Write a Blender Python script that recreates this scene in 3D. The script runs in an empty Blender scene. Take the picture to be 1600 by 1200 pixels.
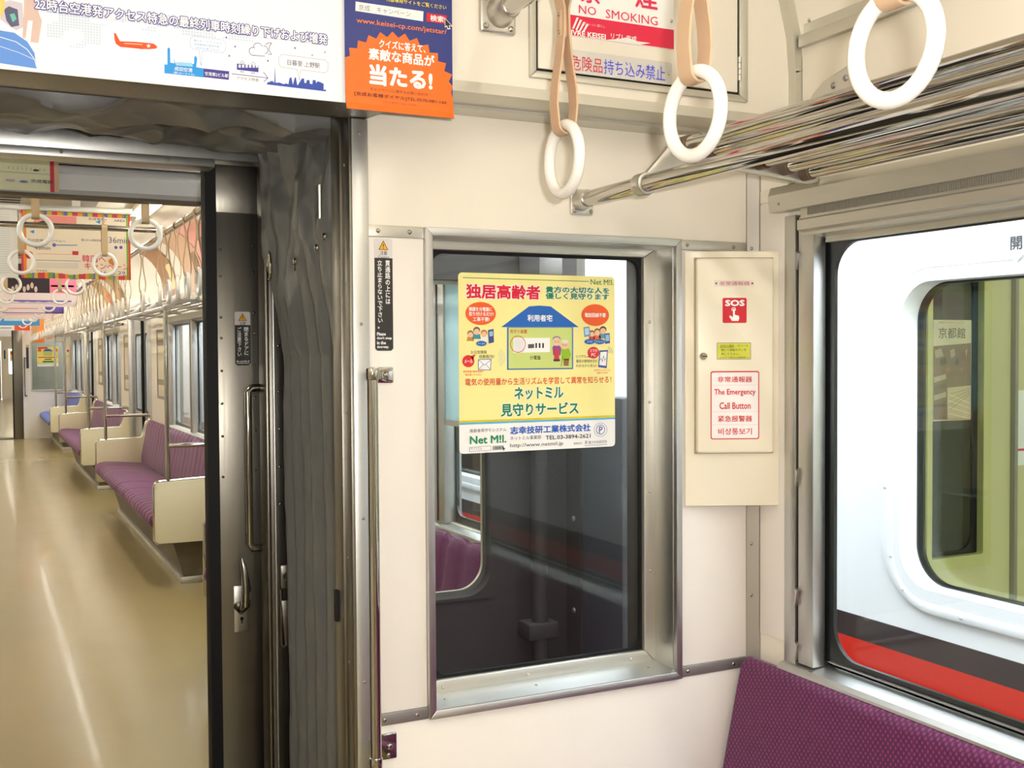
import bpy, bmesh, math, random
import numpy as np
from math import sin, cos, pi, radians, atan2, hypot
from mathutils import Matrix, Vector
random.seed(7)
SC = bpy.context.scene
COL = SC.collection

# ------------------------------------------------------------------ camera
FPX = 1706.0                                   # focal length in pixels of the 1600 px wide frame
YAW, PIT, ROL = radians(26.01), radians(1.64), radians(0.345)
CAM = np.array([0.0, 0.0, 1.40])
_F = np.array([sin(YAW)*cos(PIT), cos(YAW)*cos(PIT), -sin(PIT)])
_r = np.array([cos(YAW), -sin(YAW), 0.0]); _d = np.cross(_F, _r)
_r, _d = cos(ROL)*_r + sin(ROL)*_d, -sin(ROL)*_r + cos(ROL)*_d
cam = bpy.data.cameras.new('camera'); cam.lens = FPX/1600*36; cam.sensor_width = 36
cam.clip_start = .02; cam.clip_end = 200
camo = bpy.data.objects.new('camera', cam); COL.objects.link(camo)
camo.matrix_world = Matrix(((_r[0], -_d[0], -_F[0], CAM[0]), (_r[1], -_d[1], -_F[1], CAM[1]),
                            (_r[2], -_d[2], -_F[2], CAM[2]), (0, 0, 0, 1)))
SC.camera = camo
# ------------------------------------------------------------------ view, world, flash
vs = SC.view_settings
vs.view_transform = 'Standard'; vs.look = 'None'; vs.gamma = 1.0; vs.use_curve_mapping = False
vs.exposure = 0.14
WORLD_STRENGTH = 8.5
TUBE_STRENGTH = 27.0
FLASH_W = 16.0
w = bpy.data.worlds.new('overcast'); SC.world = w; w.use_nodes = True
bg = w.node_tree.nodes['Background']; bg.inputs[0].default_value = (.86, .93, 1.0, 1); bg.inputs[1].default_value = WORLD_STRENGTH
fl = bpy.data.lights.new('camera_flash', 'AREA'); fl.energy = FLASH_W; fl.shape = 'RECTANGLE'; fl.size = .035; fl.size_y = .02
fl.color = (1, .97, .93)
flo = bpy.data.objects.new('camera_flash', fl); COL.objects.link(flo)
flo.matrix_world = Matrix.Translation(Vector(CAM + .055*_r - .045*_d)) @ camo.matrix_world.to_3x3().to_4x4()

# ------------------------------------------------------------------ helpers
def lin(c):
    return tuple(((v/255)/12.92 if v/255 <= .04045 else ((v/255+.055)/1.055)**2.4) for v in c)

MATS = {}
def mat(name, rgb, rough=.5, metal=0.0, spec=.5, var=0.0, scale=20.0, stretch=None, bump=0.0, bscale=None, coat=0.0, emit=None, sheen=0.0, rvar=0.0):
    if name in MATS: return MATS[name]
    m = bpy.data.materials.new(name); m.use_nodes = True; nt = m.node_tree; b = nt.nodes['Principled BSDF']
    c = lin(rgb)
    b.inputs['Base Color'].default_value = (*c, 1); b.inputs['Roughness'].default_value = rough
    b.inputs['Metallic'].default_value = metal; b.inputs['Specular IOR Level'].default_value = spec
    b.inputs['Coat Weight'].default_value = coat; b.inputs['Coat Roughness'].default_value = .08
    if sheen: b.inputs['Sheen Weight'].default_value = sheen
    if var or bump or rvar:
        tc = nt.nodes.new('ShaderNodeTexCoord'); mp = nt.nodes.new('ShaderNodeMapping')
        nt.links.new(tc.outputs['Object'], mp.inputs[0])
        if stretch: mp.inputs['Scale'].default_value = stretch
        nz = nt.nodes.new('ShaderNodeTexNoise'); nz.inputs['Scale'].default_value = scale; nz.inputs['Detail'].default_value = 4
        nt.links.new(mp.outputs[0], nz.inputs['Vector'])
        if var:
            mx = nt.nodes.new('ShaderNodeMix'); mx.data_type = 'RGBA'
            mx.inputs[6].default_value = (*[v*(1-var) for v in c], 1); mx.inputs[7].default_value = (*[min(1, v*(1+var)) for v in c], 1)
            nt.links.new(nz.outputs[0], mx.inputs[0]); nt.links.new(mx.outputs[2], b.inputs['Base Color'])
        if rvar:
            mr = nt.nodes.new('ShaderNodeMapRange'); mr.inputs[3].default_value = max(.02, rough-rvar); mr.inputs[4].default_value = rough+rvar
            nt.links.new(nz.outputs[0], mr.inputs[0]); nt.links.new(mr.outputs[0], b.inputs['Roughness'])
        if bump:
            bp = nt.nodes.new('ShaderNodeBump'); bp.inputs['Strength'].default_value = bump; bp.inputs['Distance'].default_value = .002
            n2 = nz
            if bscale:
                n2 = nt.nodes.new('ShaderNodeTexNoise'); n2.inputs['Scale'].default_value = bscale; n2.inputs['Detail'].default_value = 3
                nt.links.new(mp.outputs[0], n2.inputs['Vector'])
            nt.links.new(n2.outputs[0], bp.inputs['Height']); nt.links.new(bp.outputs[0], b.inputs['Normal'])
    if emit:
        b.inputs['Emission Color'].default_value = (*c, 1); b.inputs['Emission Strength'].default_value = emit
    MATS[name] = m
    return m

def glass_mat(name, tint=(1, 1, 1), base=.03):
    m = bpy.data.materials.new(name); m.use_nodes = True; nt = m.node_tree; nt.nodes.clear()
    out = nt.nodes.new('ShaderNodeOutputMaterial'); mx = nt.nodes.new('ShaderNodeMixShader')
    tr = nt.nodes.new('ShaderNodeBsdfTransparent'); tr.inputs[0].default_value = (*tint, 1)
    gl = nt.nodes.new('ShaderNodeBsdfGlossy'); gl.inputs['Roughness'].default_value = .01
    lw = nt.nodes.new('ShaderNodeLayerWeight'); lw.inputs[0].default_value = .5
    p = nt.nodes.new('ShaderNodeMath'); p.operation = 'POWER'; p.inputs[1].default_value = 5
    a = nt.nodes.new('ShaderNodeMath'); a.operation = 'MULTIPLY_ADD'; a.inputs[1].default_value = .9; a.inputs[2].default_value = base
    nt.links.new(lw.outputs['Facing'], p.inputs[0]); nt.links.new(p.outputs[0], a.inputs[0]); nt.links.new(a.outputs[0], mx.inputs[0])
    nt.links.new(tr.outputs[0], mx.inputs[1]); nt.links.new(gl.outputs[0], mx.inputs[2]); nt.links.new(mx.outputs[0], out.inputs[0])
    MATS[name] = m
    return m

def moquette(name, base, light, scale=75):
    m = bpy.data.materials.new(name); m.use_nodes = True; nt = m.node_tree; b = nt.nodes['Principled BSDF']
    b.inputs['Roughness'].default_value = .85; b.inputs['Specular IOR Level'].default_value = .15; b.inputs['Sheen Weight'].default_value = .25
    tc = nt.nodes.new('ShaderNodeTexCoord')
    def wave(rot):
        mp = nt.nodes.new('ShaderNodeMapping'); mp.inputs['Rotation'].default_value = rot
        wv = nt.nodes.new('ShaderNodeTexWave'); wv.wave_type = 'BANDS'; wv.bands_direction = 'Z'; wv.inputs['Scale'].default_value = scale/6.28*2
        wv.inputs['Distortion'].default_value = .6; wv.inputs['Detail'].default_value = 1
        nt.links.new(tc.outputs['Object'], mp.inputs[0]); nt.links.new(mp.outputs[0], wv.inputs['Vector']); return wv
    w1, w2 = wave((radians(62), 0, 0)), wave((radians(-35), 0, 0))
    mu = nt.nodes.new('ShaderNodeMath'); mu.operation = 'MULTIPLY'
    nt.links.new(w1.outputs['Fac'], mu.inputs[0]); nt.links.new(w2.outputs['Fac'], mu.inputs[1])
    nz = nt.nodes.new('ShaderNodeTexNoise'); nz.inputs['Scale'].default_value = 60; nt.links.new(tc.outputs['Object'], nz.inputs['Vector'])
    ad = nt.nodes.new('ShaderNodeMath'); ad.operation = 'MULTIPLY_ADD'; ad.inputs[1].default_value = .35
    nt.links.new(nz.outputs[0], ad.inputs[0]); nt.links.new(mu.outputs[0], ad.inputs[2])
    mx = nt.nodes.new('ShaderNodeMix'); mx.data_type = 'RGBA'
    mx.inputs[6].default_value = (*lin(base), 1); mx.inputs[7].default_value = (*lin(light), 1)
    nt.links.new(ad.outputs[0], mx.inputs[0]); nt.links.new(mx.outputs[2], b.inputs['Base Color'])
    MATS[name] = m
    return m

cream = mat('cream_laminate', (238, 231, 216), .38, spec=.4, var=.02, scale=14, bump=.06, bscale=260)
white_lam = mat('pale_laminate', (240, 234, 226), .42, spec=.4, var=.02, scale=16, bump=.06, bscale=240)
cream_box = mat('cream_paint', (240, 231, 208), .3, spec=.5, var=.015, scale=9, coat=.25)
steel = mat('brushed_stainless', (200, 200, 197), .38, 1.0, var=.05, scale=6, stretch=(40, 40, 1.2), rvar=.07)
steel_h = mat('satin_aluminium', (205, 206, 204), .42, 1.0, var=.04, scale=6, stretch=(1.2, 1.2, 40), rvar=.06)
alu = mat('anodised_aluminium', (206, 204, 194), .42, .85, var=.03, scale=8, stretch=(1, 1, 30))
alu_dark = mat('grey_aluminium', (158, 154, 152), .45, .7, var=.03, scale=10)
steel_door = mat('dull_stainless_door', (128, 124, 115), .33, 1.0, var=.05, scale=5, stretch=(30, 30, 1.0), rvar=.08)
chrome = mat('polished_chrome', (192, 189, 182), .07, 1.0, rvar=.03, scale=12)
castal = mat('cast_aluminium', (205, 203, 197), .34, .95, var=.05, scale=30)
black = mat('black_rubber', (16, 16, 18), .55, spec=.3)
gasket = mat('dark_gasket', (26, 30, 32), .28, spec=.6)
dark_gap = mat('dark_gap', (20, 18, 17), .8)
bellowm = mat('grey_bellows_cloth', (112, 113, 114), .38, spec=.5, var=.08, scale=14, bump=.12, bscale=70)
floorm = mat('tan_vinyl_floor', (160, 143, 98), .27, spec=.5, var=.05, scale=3, coat=.12)
ceilm = mat('ceiling_panel', (232, 224, 202), .45, var=.02, scale=6)
ringm = mat('white_ring_plastic', (246, 243, 236), .22, spec=.5, coat=.3)
strapm = mat('beige_strap_vinyl', (204, 172, 140), .5, spec=.35, var=.05, scale=40)
purple = moquette('purple_moquette', (64, 14, 54), (136, 54, 112), 118)
purple2 = mat('plum_plush', (100, 34, 82), .85, spec=.15, sheen=.3, var=.1, scale=30)
blue_seat = mat('blue_plush', (72, 88, 168), .85, spec=.15, sheen=.3, var=.1, scale=30)
glass = glass_mat('window_glass', (.985, 1, .995), .028)
glass_g = glass_mat('greenish_glass', (.93, .97, .86), .04)
trainw = mat('white_train_paint', (246, 248, 250), .3, spec=.4, var=.01, scale=3)
trainred = mat('red_train_paint', (214, 40, 24), .35, spec=.4)
traindark = mat('dark_train_paint', (58, 47, 48), .35, spec=.4)
greenwall = mat('greenish_cream_panel', (200, 195, 156), .5, var=.02, scale=8)
kick = mat('seat_kick_panel', (104, 94, 74), .5, .3, var=.05, scale=10)
underm = mat('dark_car_end', (62, 58, 54), .7, var=.12, scale=6)
finm = mat('grey_rubber_fin', (66, 66, 70), .65, var=.08, scale=8)
tubem = mat('fluorescent_tube', (255, 251, 244), .4, emit=TUBE_STRENGTH)
PR = {}
def ink(rgb, rough=.42):
    k = tuple(rgb)
    if k not in PR: PR[k] = mat('print_%d_%d_%d' % k, rgb, rough, spec=.35, var=.012, scale=25)
    return PR[k]
WHITE, BLACK = (248, 248, 246), (40, 38, 38)

class MB:
    def __init__(s): s.v = []; s.f = []
    def add(s, vs, fs):
        n = len(s.v); s.v += [tuple(map(float, p)) for p in vs]; s.f += [tuple(i+n for i in q) for q in fs]; return s
    def box(s, x0, x1, y0, y1, z0, z1):
        return s.add([(x0,y0,z0),(x1,y0,z0),(x1,y1,z0),(x0,y1,z0),(x0,y0,z1),(x1,y0,z1),(x1,y1,z1),(x0,y1,z1)],
                     [(0,3,2,1),(4,5,6,7),(0,1,5,4),(1,2,6,5),(2,3,7,6),(3,0,4,7)])
    def prism(s, poly, axis, a0, a1):
        n = len(poly)
        def P(p, a):
            return {'x': (a, p[0], p[1]), 'y': (p[0], a, p[1]), 'z': (p[0], p[1], a)}[axis]
        vs = [P(p, a0) for p in poly] + [P(p, a1) for p in poly]
        fs = [tuple(range(n))[::-1], tuple(range(n, 2*n))] + [(i, (i+1) % n, n+(i+1) % n, n+i) for i in range(n)]
        return s.add(vs, fs)
    def tube(s, pts, r, n=12, closed=False):
        pts = [np.array(p, float) for p in pts]; m = len(pts); rings = []; prev = None
        for i, p in enumerate(pts):
            a = pts[(i-1) % m] if (closed or i) else p; b = pts[(i+1) % m] if (closed or i < m-1) else p
            t = b-a; t /= np.linalg.norm(t)
            if prev is None:
                h = np.array([0, 0, 1.]) if abs(t[2]) < .9 else np.array([1., 0, 0]); u = np.cross(t, h)
            else: u = prev - t*(prev@t)
            u /= np.linalg.norm(u); prev = u; v = np.cross(t, u)
            rr = r[i] if isinstance(r, (list, tuple)) else r
            rings.append([p + rr*(cos(2*pi*k/n)*u + sin(2*pi*k/n)*v) for k in range(n)])
        vs = [q for g in rings for q in g]; fs = []
        for i in range(m if closed else m-1):
            j = (i+1) % m
            fs += [(i*n+k, i*n+(k+1) % n, j*n+(k+1) % n, j*n+k) for k in range(n)]
        if not closed: fs += [tuple(range(n))[::-1], tuple((m-1)*n+k for k in range(n))]
        return s.add(vs, fs)
    def cyl(s, a, b, r, n=16): return s.tube([a, b], r, n)
    def grid(s, fn, nu, nv):
        vs = [fn(i/nu, j/nv) for i in range(nu+1) for j in range(nv+1)]
        fs = [(i*(nv+1)+j, (i+1)*(nv+1)+j, (i+1)*(nv+1)+j+1, i*(nv+1)+j+1) for i in range(nu) for j in range(nv)]
        return s.add(vs, fs)
    def ribbon(s, pts, wv, th, closed=False):
        # a flat strap of half width wv along a path, real thickness th
        pts = [np.array(p, float) for p in pts]; wv = np.array(wv, float); m = len(pts); vs = []
        for i, p in enumerate(pts):
            a = pts[(i-1) % m] if (closed or i) else p; b = pts[(i+1) % m] if (closed or i < m-1) else p
            t = b-a; nn = np.cross(t, wv); nn /= np.linalg.norm(nn)
            vs += [p-wv-nn*th/2, p+wv-nn*th/2, p+wv+nn*th/2, p-wv+nn*th/2]
        fs = []
        for i in range(m if closed else m-1):
            j = (i+1) % m; fs += [(4*i+k, 4*i+(k+1) % 4, 4*j+(k+1) % 4, 4*j+k) for k in range(4)]
        if not closed: fs += [(3, 2, 1, 0), (4*m-4, 4*m-3, 4*m-2, 4*m-1)]
        return s.add(vs, fs)
    def rrframe(s, outer, inner, ro, ri, axis, a0, a1, seg=6):
        def loop(rc, r):
            x0, x1, z0, z1 = rc; pts = []
            for cx, cz, t0 in ((x1-r, z1-r, 0), (x0+r, z1-r, 90), (x0+r, z0+r, 180), (x1-r, z0+r, 270)):
                for k in range(seg+1):
                    a = radians(t0+90*k/seg); pts.append((cx+r*cos(a), cz+r*sin(a)))
            return pts
        lo, li = loop(outer, ro), loop(inner, ri); n = len(lo)
        def P(p, a): return (p[0], a, p[1]) if axis == 'y' else (a, p[0], p[1])
        vs = [P(p, a0) for p in lo]+[P(p, a0) for p in li]+[P(p, a1) for p in lo]+[P(p, a1) for p in li]; fs = []
        for i in range(n):
            j = (i+1) % n
            fs += [(i, j, n+j, n+i), (2*n+i, 3*n+i, 3*n+j, 2*n+j), (i, 2*n+i, 2*n+j, j), (n+i, n+j, 3*n+j, 3*n+i)]
        return s.add(vs, fs)
    def build(s, name, m, parent=None, bevel=0, seg=2, smooth=True, ang=40, **kw):
        me = bpy.data.meshes.new(name)
        V = np.array(s.v)
        if parent is not None: o0 = np.array(WL[parent.name])
        else: o0 = np.array([(V[:, 0].min()+V[:, 0].max())/2, (V[:, 1].min()+V[:, 1].max())/2, V[:, 2].min()])
        V = V - o0
        me.from_pydata(V.tolist(), [], s.f)
        bm = bmesh.new(); bm.from_mesh(me)
        bmesh.ops.recalc_face_normals(bm, faces=bm.faces)
        if bevel:
            ed = [e for e in bm.edges if len(e.link_faces) == 2 and e.calc_face_angle(0) > radians(30)]
            bmesh.ops.bevel(bm, geom=ed, offset=bevel, segments=seg, profile=.5, affect='EDGES', clamp_overlap=True)
        bm.to_mesh(me); bm.free()
        if smooth:
            me.shade_smooth(); me.set_sharp_from_angle(angle=radians(ang))
        me.materials.append(m)
        o = bpy.data.objects.new(name, me); COL.objects.link(o)
        if parent is not None: o.parent = parent; WL[o.name] = tuple(o0)
        else: o.location = o0; WL[o.name] = tuple(o0)
        return tag(o, **kw)

WL = {}
def tag(o, label=None, cat=None, group=None, kind=None):
    if label: o['label'] = label
    if cat: o['category'] = cat
    if group: o['group'] = group
    if kind: o['kind'] = kind
    return o
def thing(name, loc, label=None, cat=None, group=None, kind=None, parent=None):
    o = bpy.data.objects.new(name, None); o.empty_display_size = .05; COL.objects.link(o)
    WL[o.name] = tuple(map(float, loc))
    if parent is not None:
        o.parent = parent; o.location = Vector(loc) - Vector(WL[parent.name])
    else: o.location = loc
    return tag(o, label, cat, group, kind)
def copy_tree(o, parent=None):
    c = o.copy(); COL.objects.link(c)
    if parent is not None: c.parent = parent
    for ch in list(o.children): copy_tree(ch, c)
    return c
def dup(o, loc, label=None, group=None, rz=None):
    c = copy_tree(o); c.location = loc
    if label: c['label'] = label
    if group: c['group'] = group
    if rz is not None: c.rotation_euler = (0, 0, rz)
    return c
_SCREW = {}
def screw(p, axis, parent, r=.0042, m=None):
    # one shared low dome per axis; each screw its own small part
    k = (axis, round(r, 4), (m or chrome).name)
    if k not in _SCREW:
        n = 10; vs = []; fs = []
        for j, (rr, h) in enumerate(((1, 0), (.85, .35), (.45, .55))):
            vs += [(rr*r*cos(2*pi*i/n), rr*r*sin(2*pi*i/n), h*r) for i in range(n)]
        for j in range(2): fs += [(j*n+i, j*n+(i+1) % n, (j+1)*n+(i+1) % n, (j+1)*n+i) for i in range(n)]
        fs.append(tuple(2*n+i for i in range(n)))
        R = {'-y': Matrix.Rotation(radians(90), 3, 'X'), '-x': Matrix.Rotation(radians(-90), 3, 'Y'), '+x': Matrix.Rotation(radians(90), 3, 'Y'),
             '+z': Matrix.Identity(3), '-z': Matrix.Rotation(pi, 3, 'X')}[axis]
        me = bpy.data.meshes.new('screw'); me.from_pydata([tuple(R @ Vector(v)) for v in vs], [], fs); me.shade_smooth(); me.materials.append(m or chrome)
        _SCREW[k] = me
    o = bpy.data.objects.new('screw', _SCREW[k]); COL.objects.link(o); o.parent = parent
    o.location = Vector(p) - Vector(WL[parent.name]); return o

# ---- flat print on a plane in the scene
def ray(px, py): return (px-800)*_r + (py-600)*_d + FPX*_F
class Frame:
    def __init__(s, O, U, V):
        s.O = np.array(O, float); s.U = np.array(U, float)/np.linalg.norm(U); s.V = np.array(V, float)/np.linalg.norm(V); s.N = np.cross(s.U, s.V)
    def px(s, x, y):
        v = ray(x, y); t = ((s.O-CAM)@s.N)/(v@s.N); q = CAM+v*t-s.O
        return float(q@s.U), float(q@s.V)
    def p(s, u, v, h=0): return s.O+u*s.U+v*s.V+h*s.N
TXT = {}
def text_raw(st):
    if st not in TXT:
        cu = bpy.data.curves.new('t', 'FONT'); cu.body = st; cu.resolution_u = 2; cu.fill_mode = 'FRONT'
        ob = bpy.data.objects.new('t', cu); me = bpy.data.meshes.new_from_object(ob)
        V = np.array([v.co[:2] for v in me.vertices]); Fc = [tuple(p.vertices) for p in me.polygons]
        bpy.data.objects.remove(ob); bpy.data.meshes.remove(me); bpy.data.curves.remove(cu)
        TXT[st] = (V, Fc)
    return TXT[st]
def text_geo(st, bold, n=None):
    """glyph outlines; weight is added by overprinting shifted copies"""
    V, Fc = text_raw(st)
    V = np.concatenate([V, np.zeros((len(V), 1))], 1)
    if bold <= 0: return V, list(Fc)
    n = n or (4 if bold < .03 else 8)
    sh = [(0, 0)] + [(bold*cos(2*pi*k/n), bold*sin(2*pi*k/n)) for k in range(n)]
    return np.concatenate([V+np.array([o[0], o[1], k*1.5e-5]) for k, o in enumerate(sh)]), [tuple(i+k*len(V) for i in f) for k in range(len(sh)) for f in Fc]
def lettering(fr, st, box, col, parent, bold=.01, h=.0012, outline=None, ow=.05, name='lettering', vertical=False):
    """box = (u0, u1, v0, v1) of the ink, metres on the plane"""
    u0, u1, v0, v1 = box
    V, Fc = text_geo(st, bold)
    if vertical:
        n = len(st); V2 = []; F2 = []; off = 0
        for i, ch in enumerate(st):
            if ch == ' ': continue
            a, b = text_geo(ch, bold); a = a.copy()
            sc = .92; a = a-np.array([.45, .38, 0])
            a[:, 1] -= i; 
            V2.append(a*np.array([sc, 1, 1])); F2 += [tuple(x+off for x in f) for f in b]; off += len(a)
        V = np.concatenate(V2); Fc = F2
    mn, mx = V.min(0)[:2], V.max(0)[:2]; sc = np.array([(u1-u0)/max(1e-6, mx[0]-mn[0]), (v1-v0)/max(1e-6, mx[1]-mn[1])])
    def emit(geo, hh, colr, nm):
        W = (geo[0][:, :2]-mn)*sc + np.array([u0, v0])
        mb = MB(); mb.add([fr.p(a, b, hh+e) for (a, b), e in zip(W, geo[0][:, 2])], geo[1]); return mb.build(nm, ink(colr), parent, smooth=False)
    if outline is not None and not vertical:
        emit(text_geo(st, bold+ow, 12), h-.0004, outline, 'lettering_outline')
    return emit((V, Fc), h, col, name)
def ptext(fr, st, xl, yl, xr, yr, hpx, col, parent, **k):
    """lettering whose ink runs between two points of its plane (photo pixels of its left and right middle), hpx tall"""
    a = fr.px(xl, yl); b = fr.px(xr, yr); vm = (a[1]+b[1])/2
    t = fr.px((xl+xr)/2, (yl+yr)/2-hpx/2)[1]; bt = fr.px((xl+xr)/2, (yl+yr)/2+hpx/2)[1]; hh = t-bt
    return lettering(fr, st, (a[0], b[0], vm-hh/2, vm+hh/2), col, parent, **k)
class Art:
    """flat printed shapes, gathered by colour and layer, on one plane"""
    def __init__(s, fr, parent): s.fr = fr; s.parent = parent; s.d = {}
    def poly(s, uv, col, h=.0006):
        s.d.setdefault((tuple(col), h), []).append(list(uv)); return s
    def ppoly(s, pts, col, h=.0006): return s.poly([s.fr.px(*p) for p in pts], col, h)
    def rect(s, u0, u1, v0, v1, col, h=.0006): return s.poly([(u0, v0), (u1, v0), (u1, v1), (u0, v1)], col, h)
    def prect(s, x0, y0, x1, y1, col, h=.0006):
        a = s.fr.px(x0, y0); b = s.fr.px(x1, y1); return s.rect(min(a[0], b[0]), max(a[0], b[0]), min(a[1], b[1]), max(a[1], b[1]), col, h)
    def pell(s, cx, cy, rx, ry, col, h=.0006, n=24, a0=0, a1=360):
        c = s.fr.px(cx, cy); ru = s.fr.px(cx+rx, cy)[0]-c[0]; rv = c[1]-s.fr.px(cx, cy+ry)[1]
        return s.poly([(c[0]+ru*cos(radians(a0+(a1-a0)*k/n)), c[1]+rv*sin(radians(a0+(a1-a0)*k/n))) for k in range(n if a1-a0 == 360 else n+1)], col, h)
    def pring(s, cx, cy, rx, ry, wpx, col, h=.0006, n=28, a0=0, a1=360):
        c = s.fr.px(cx, cy); ru = s.fr.px(cx+rx, cy)[0]-c[0]; rv = c[1]-s.fr.px(cx, cy+ry)[1]; w = ru*wpx/rx
        for k in range(n):
            a, b = radians(a0+(a1-a0)*k/n), radians(a0+(a1-a0)*(k+1)/n)
            s.poly([(c[0]+ru*cos(a), c[1]+rv*sin(a)), (c[0]+ru*cos(b), c[1]+rv*sin(b)), (c[0]+(ru-w)*cos(b), c[1]+(rv-w)*sin(b)), (c[0]+(ru-w)*cos(a), c[1]+(rv-w)*sin(a))], col, h)
        return s
    def pline(s, pts, wpx, col, h=.0006):
        q = [np.array(s.fr.px(*p)) for p in pts]; w = abs(s.fr.px(pts[0][0]+wpx, pts[0][1])[0]-q[0][0])/2
        for a, b in zip(q, q[1:]):
            t = b-a; t = t/np.linalg.norm(t); n = np.array([-t[1], t[0]])*w; s.poly([a-n-t*w*.5, b-n+t*w*.5, b+n+t*w*.5, a+n-t*w*.5], col, h)
        return s
    def build(s, name='artwork'):
        for (col, h), polys in s.d.items():
            mb = MB()
            for uv in polys:
                mb.add([s.fr.p(u, v, h) for u, v in uv], [tuple(range(len(uv)))])
            mb.build(name, ink(col), s.parent, smooth=False, kind='stuff' if len(polys) > 1 else None)
def rr_poly(u0, u1, v0, v1, r, seg=5):
    pts = []
    for cx, cz, t0 in ((u1-r, v1-r, 0), (u0+r, v1-r, 90), (u0+r, v0+r, 180), (u1-r, v0+r, 270)):
        pts += [(cx+r*cos(radians(t0+90*k/seg)), cz+r*sin(radians(t0+90*k/seg))) for k in range(seg+1)]
    return pts
def sheet(fr, poly, th, name, m, parent):
    """a sheet of real thickness lying behind the print plane of its frame"""
    n = len(poly); mb = MB()
    mb.add([fr.p(u, v, 0) for u, v in poly]+[fr.p(u, v, -th) for u, v in poly],
           [tuple(range(n)), tuple(range(n, 2*n))[::-1]]+[(i, n+i, n+(i+1) % n, (i+1) % n) for i in range(n)])
    return mb.build(name, m, parent, smooth=False)

XC = .19                  # middle of the cars
XR = 1.416; XL = 2*XC-XR  # inner faces of the side walls
YE = 1.78                 # face of the end wall of our car
DR, DL = .568, 2*XC-.568  # doorway
CZ = 2.28                 # ceiling height

# ================================================================== THE CAR WE STAND IN: shell
YB = -5.0
MB().box(XL-.1, XR+.1, YB, 1.95, -.06, 0).build('floor', floorm, kind='structure')
def wall_profile(x, sgn):
    """inner face of a side wall, curving over into the ceiling"""
    pts = [(x, 1.93)]
    for k in range(1, 8):
        a = radians(90*k/8); pts.append((x-sgn*.30*(1-cos(a)), 1.93+.35*sin(a)))
    return pts + [(x-sgn*.30, CZ)]
def side_wall(name, x, sgn, y0, y1, holes, zin=.06):
    """boxes round the openings (y0,y1,z0,z1), plus the curved cove above"""
    mb = MB(); xa, xb = (x, x+sgn*zin) if sgn > 0 else (x+sgn*zin, x)
    ys = sorted({y0, y1, *[h[0] for h in holes], *[h[1] for h in holes]})
    for a, b in zip(ys, ys[1:]):
        hs = [h for h in holes if h[0] <= a+1e-6 and h[1] >= b-1e-6]
        if not hs: mb.box(xa, xb, a, b, 0, 1.93)
        else:
            h = hs[0]
            if h[2] > 0: mb.box(xa, xb, a, b, 0, h[2])
            mb.box(xa, xb, a, b, h[3], 1.93)
    wp = wall_profile(x, sgn); poly = wp + [(x-sgn*.30, CZ+.05), (x+sgn*zin, CZ+.05), (x+sgn*zin, 1.93)]
    mb.prism(poly, 'y', y0, y1)
    return mb.build(name, cream, kind='structure', ang=30)
WIN_R = (-.35, 1.66, .79, 1.66)       # our side window opening
wall_right = side_wall('wall_right', XR, 1, YB, 1.95, [WIN_R, (-2.4, -.75, 0, 1.85)])
side_wall('wall_left', XL, -1, YB, 1.95, [(-2.4, -.75, 0, 1.85)])
MB().box(XL+.28, XR-.28, YB, 1.95, CZ, CZ+.05).build('ceiling', ceilm, kind='structure')
MB().box(XL-.1, XR+.1, YB-.05, YB, 0, CZ+.05).build('wall_back', cream, kind='structure')
# end wall: core with the doorway and window opening
WX0, WX1, WZ0, WZ1 = .712, 1.219, .772, 1.604
YU = 1.655                # the part above the ledge stands forward
def end_ring(mb, A, B, top=1.842, e=0):
    mb.box(XL-.06, DL-e, A, B, 0, top); mb.box(DL-e, DR+e, A, B, 1.83+e, top+e)
    mb.box(DR+e, WX0, A, B, 0, top); mb.box(WX0, WX1, A, B, 0, WZ0); mb.box(WX0, WX1, A, B, WZ1, top); mb.box(WX1, XR+.06, A, B, 0, top)
mb = MB(); end_ring(mb, YE+.005, 1.866); mb.box(XL-.06, XR+.06, YU+.005, 1.866, 1.842, CZ); mb.box(XL-.06, XR+.06, 1.866, 1.95, 1.90, CZ)
wall_end = mb.build('wall_end', cream, kind='structure')
mb = MB(); end_ring(mb, 1.866, 1.95, e=.06); mb.build('wall_end_outer', underm, kind='structure')
for (x0, x1, z0, z1), m, yy in (((.596, 1.398, 1.619, 1.8195), cream, YE), ((.5965, .699, .778, 1.599), white_lam, YE), ((1.2325, 1.398, .778, 1.599), white_lam, YE),
                            ((.5965, 1.398, .004, .7565), white_lam, YE), ((.52, 1.400, 1.846, 2.27), cream, YU), ((XL, .515, 1.846, 2.27), cream, YU), ((XL, DL-.03, .004, 1.83), cream, YE)):
    MB().box(x0, x1, yy, yy+.006, z0, z1).build('panel', m, wall_end, bevel=.001)
# horizontal cover strips with screws
def strip(name, x0, x1, z0, z1, m, screws, y=YE):
    o = MB().box(x0, x1, y-.004, y+.004, z0, z1).build(name, m, bevel=.0012, kind='structure')
    for sx in screws: screw((sx, y-.004, (z0+z1)/2), '-y', o)
    return o
strip('trim_1', .597, .699, 1.599, 1.619, alu, (.615, .672))
strip('trim_2', 1.232, 1.395, 1.599, 1.619, alu, (1.25, 1.362))
strip('trim_3', .597, .699, .757, .778, alu_dark, (.618, .678))
strip('trim_4', 1.232, 1.395, .757, .778, alu_dark, (1.25, 1.362))
# ledge below the forward upper wall
MB().prism([(YU-.003, 1.846), (YU-.004, 1.828), (YU+.010, 1.8245), (1.724, 1.8245), (1.726, 1.819), (YE+.004, 1.819), (YE+.004, 1.846)], 'x', .597, 1.410).build('trim_5', alu, kind='structure', ang=20)
MB().prism([(YU-.003, 1.846), (YU-.003, 1.790), (1.660, 1.789), (YE-.002, 1.797), (YE-.002, 1.846)], 'x', DL-.1, .597).build('trim_6', steel_door, kind='structure', ang=20)
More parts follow.
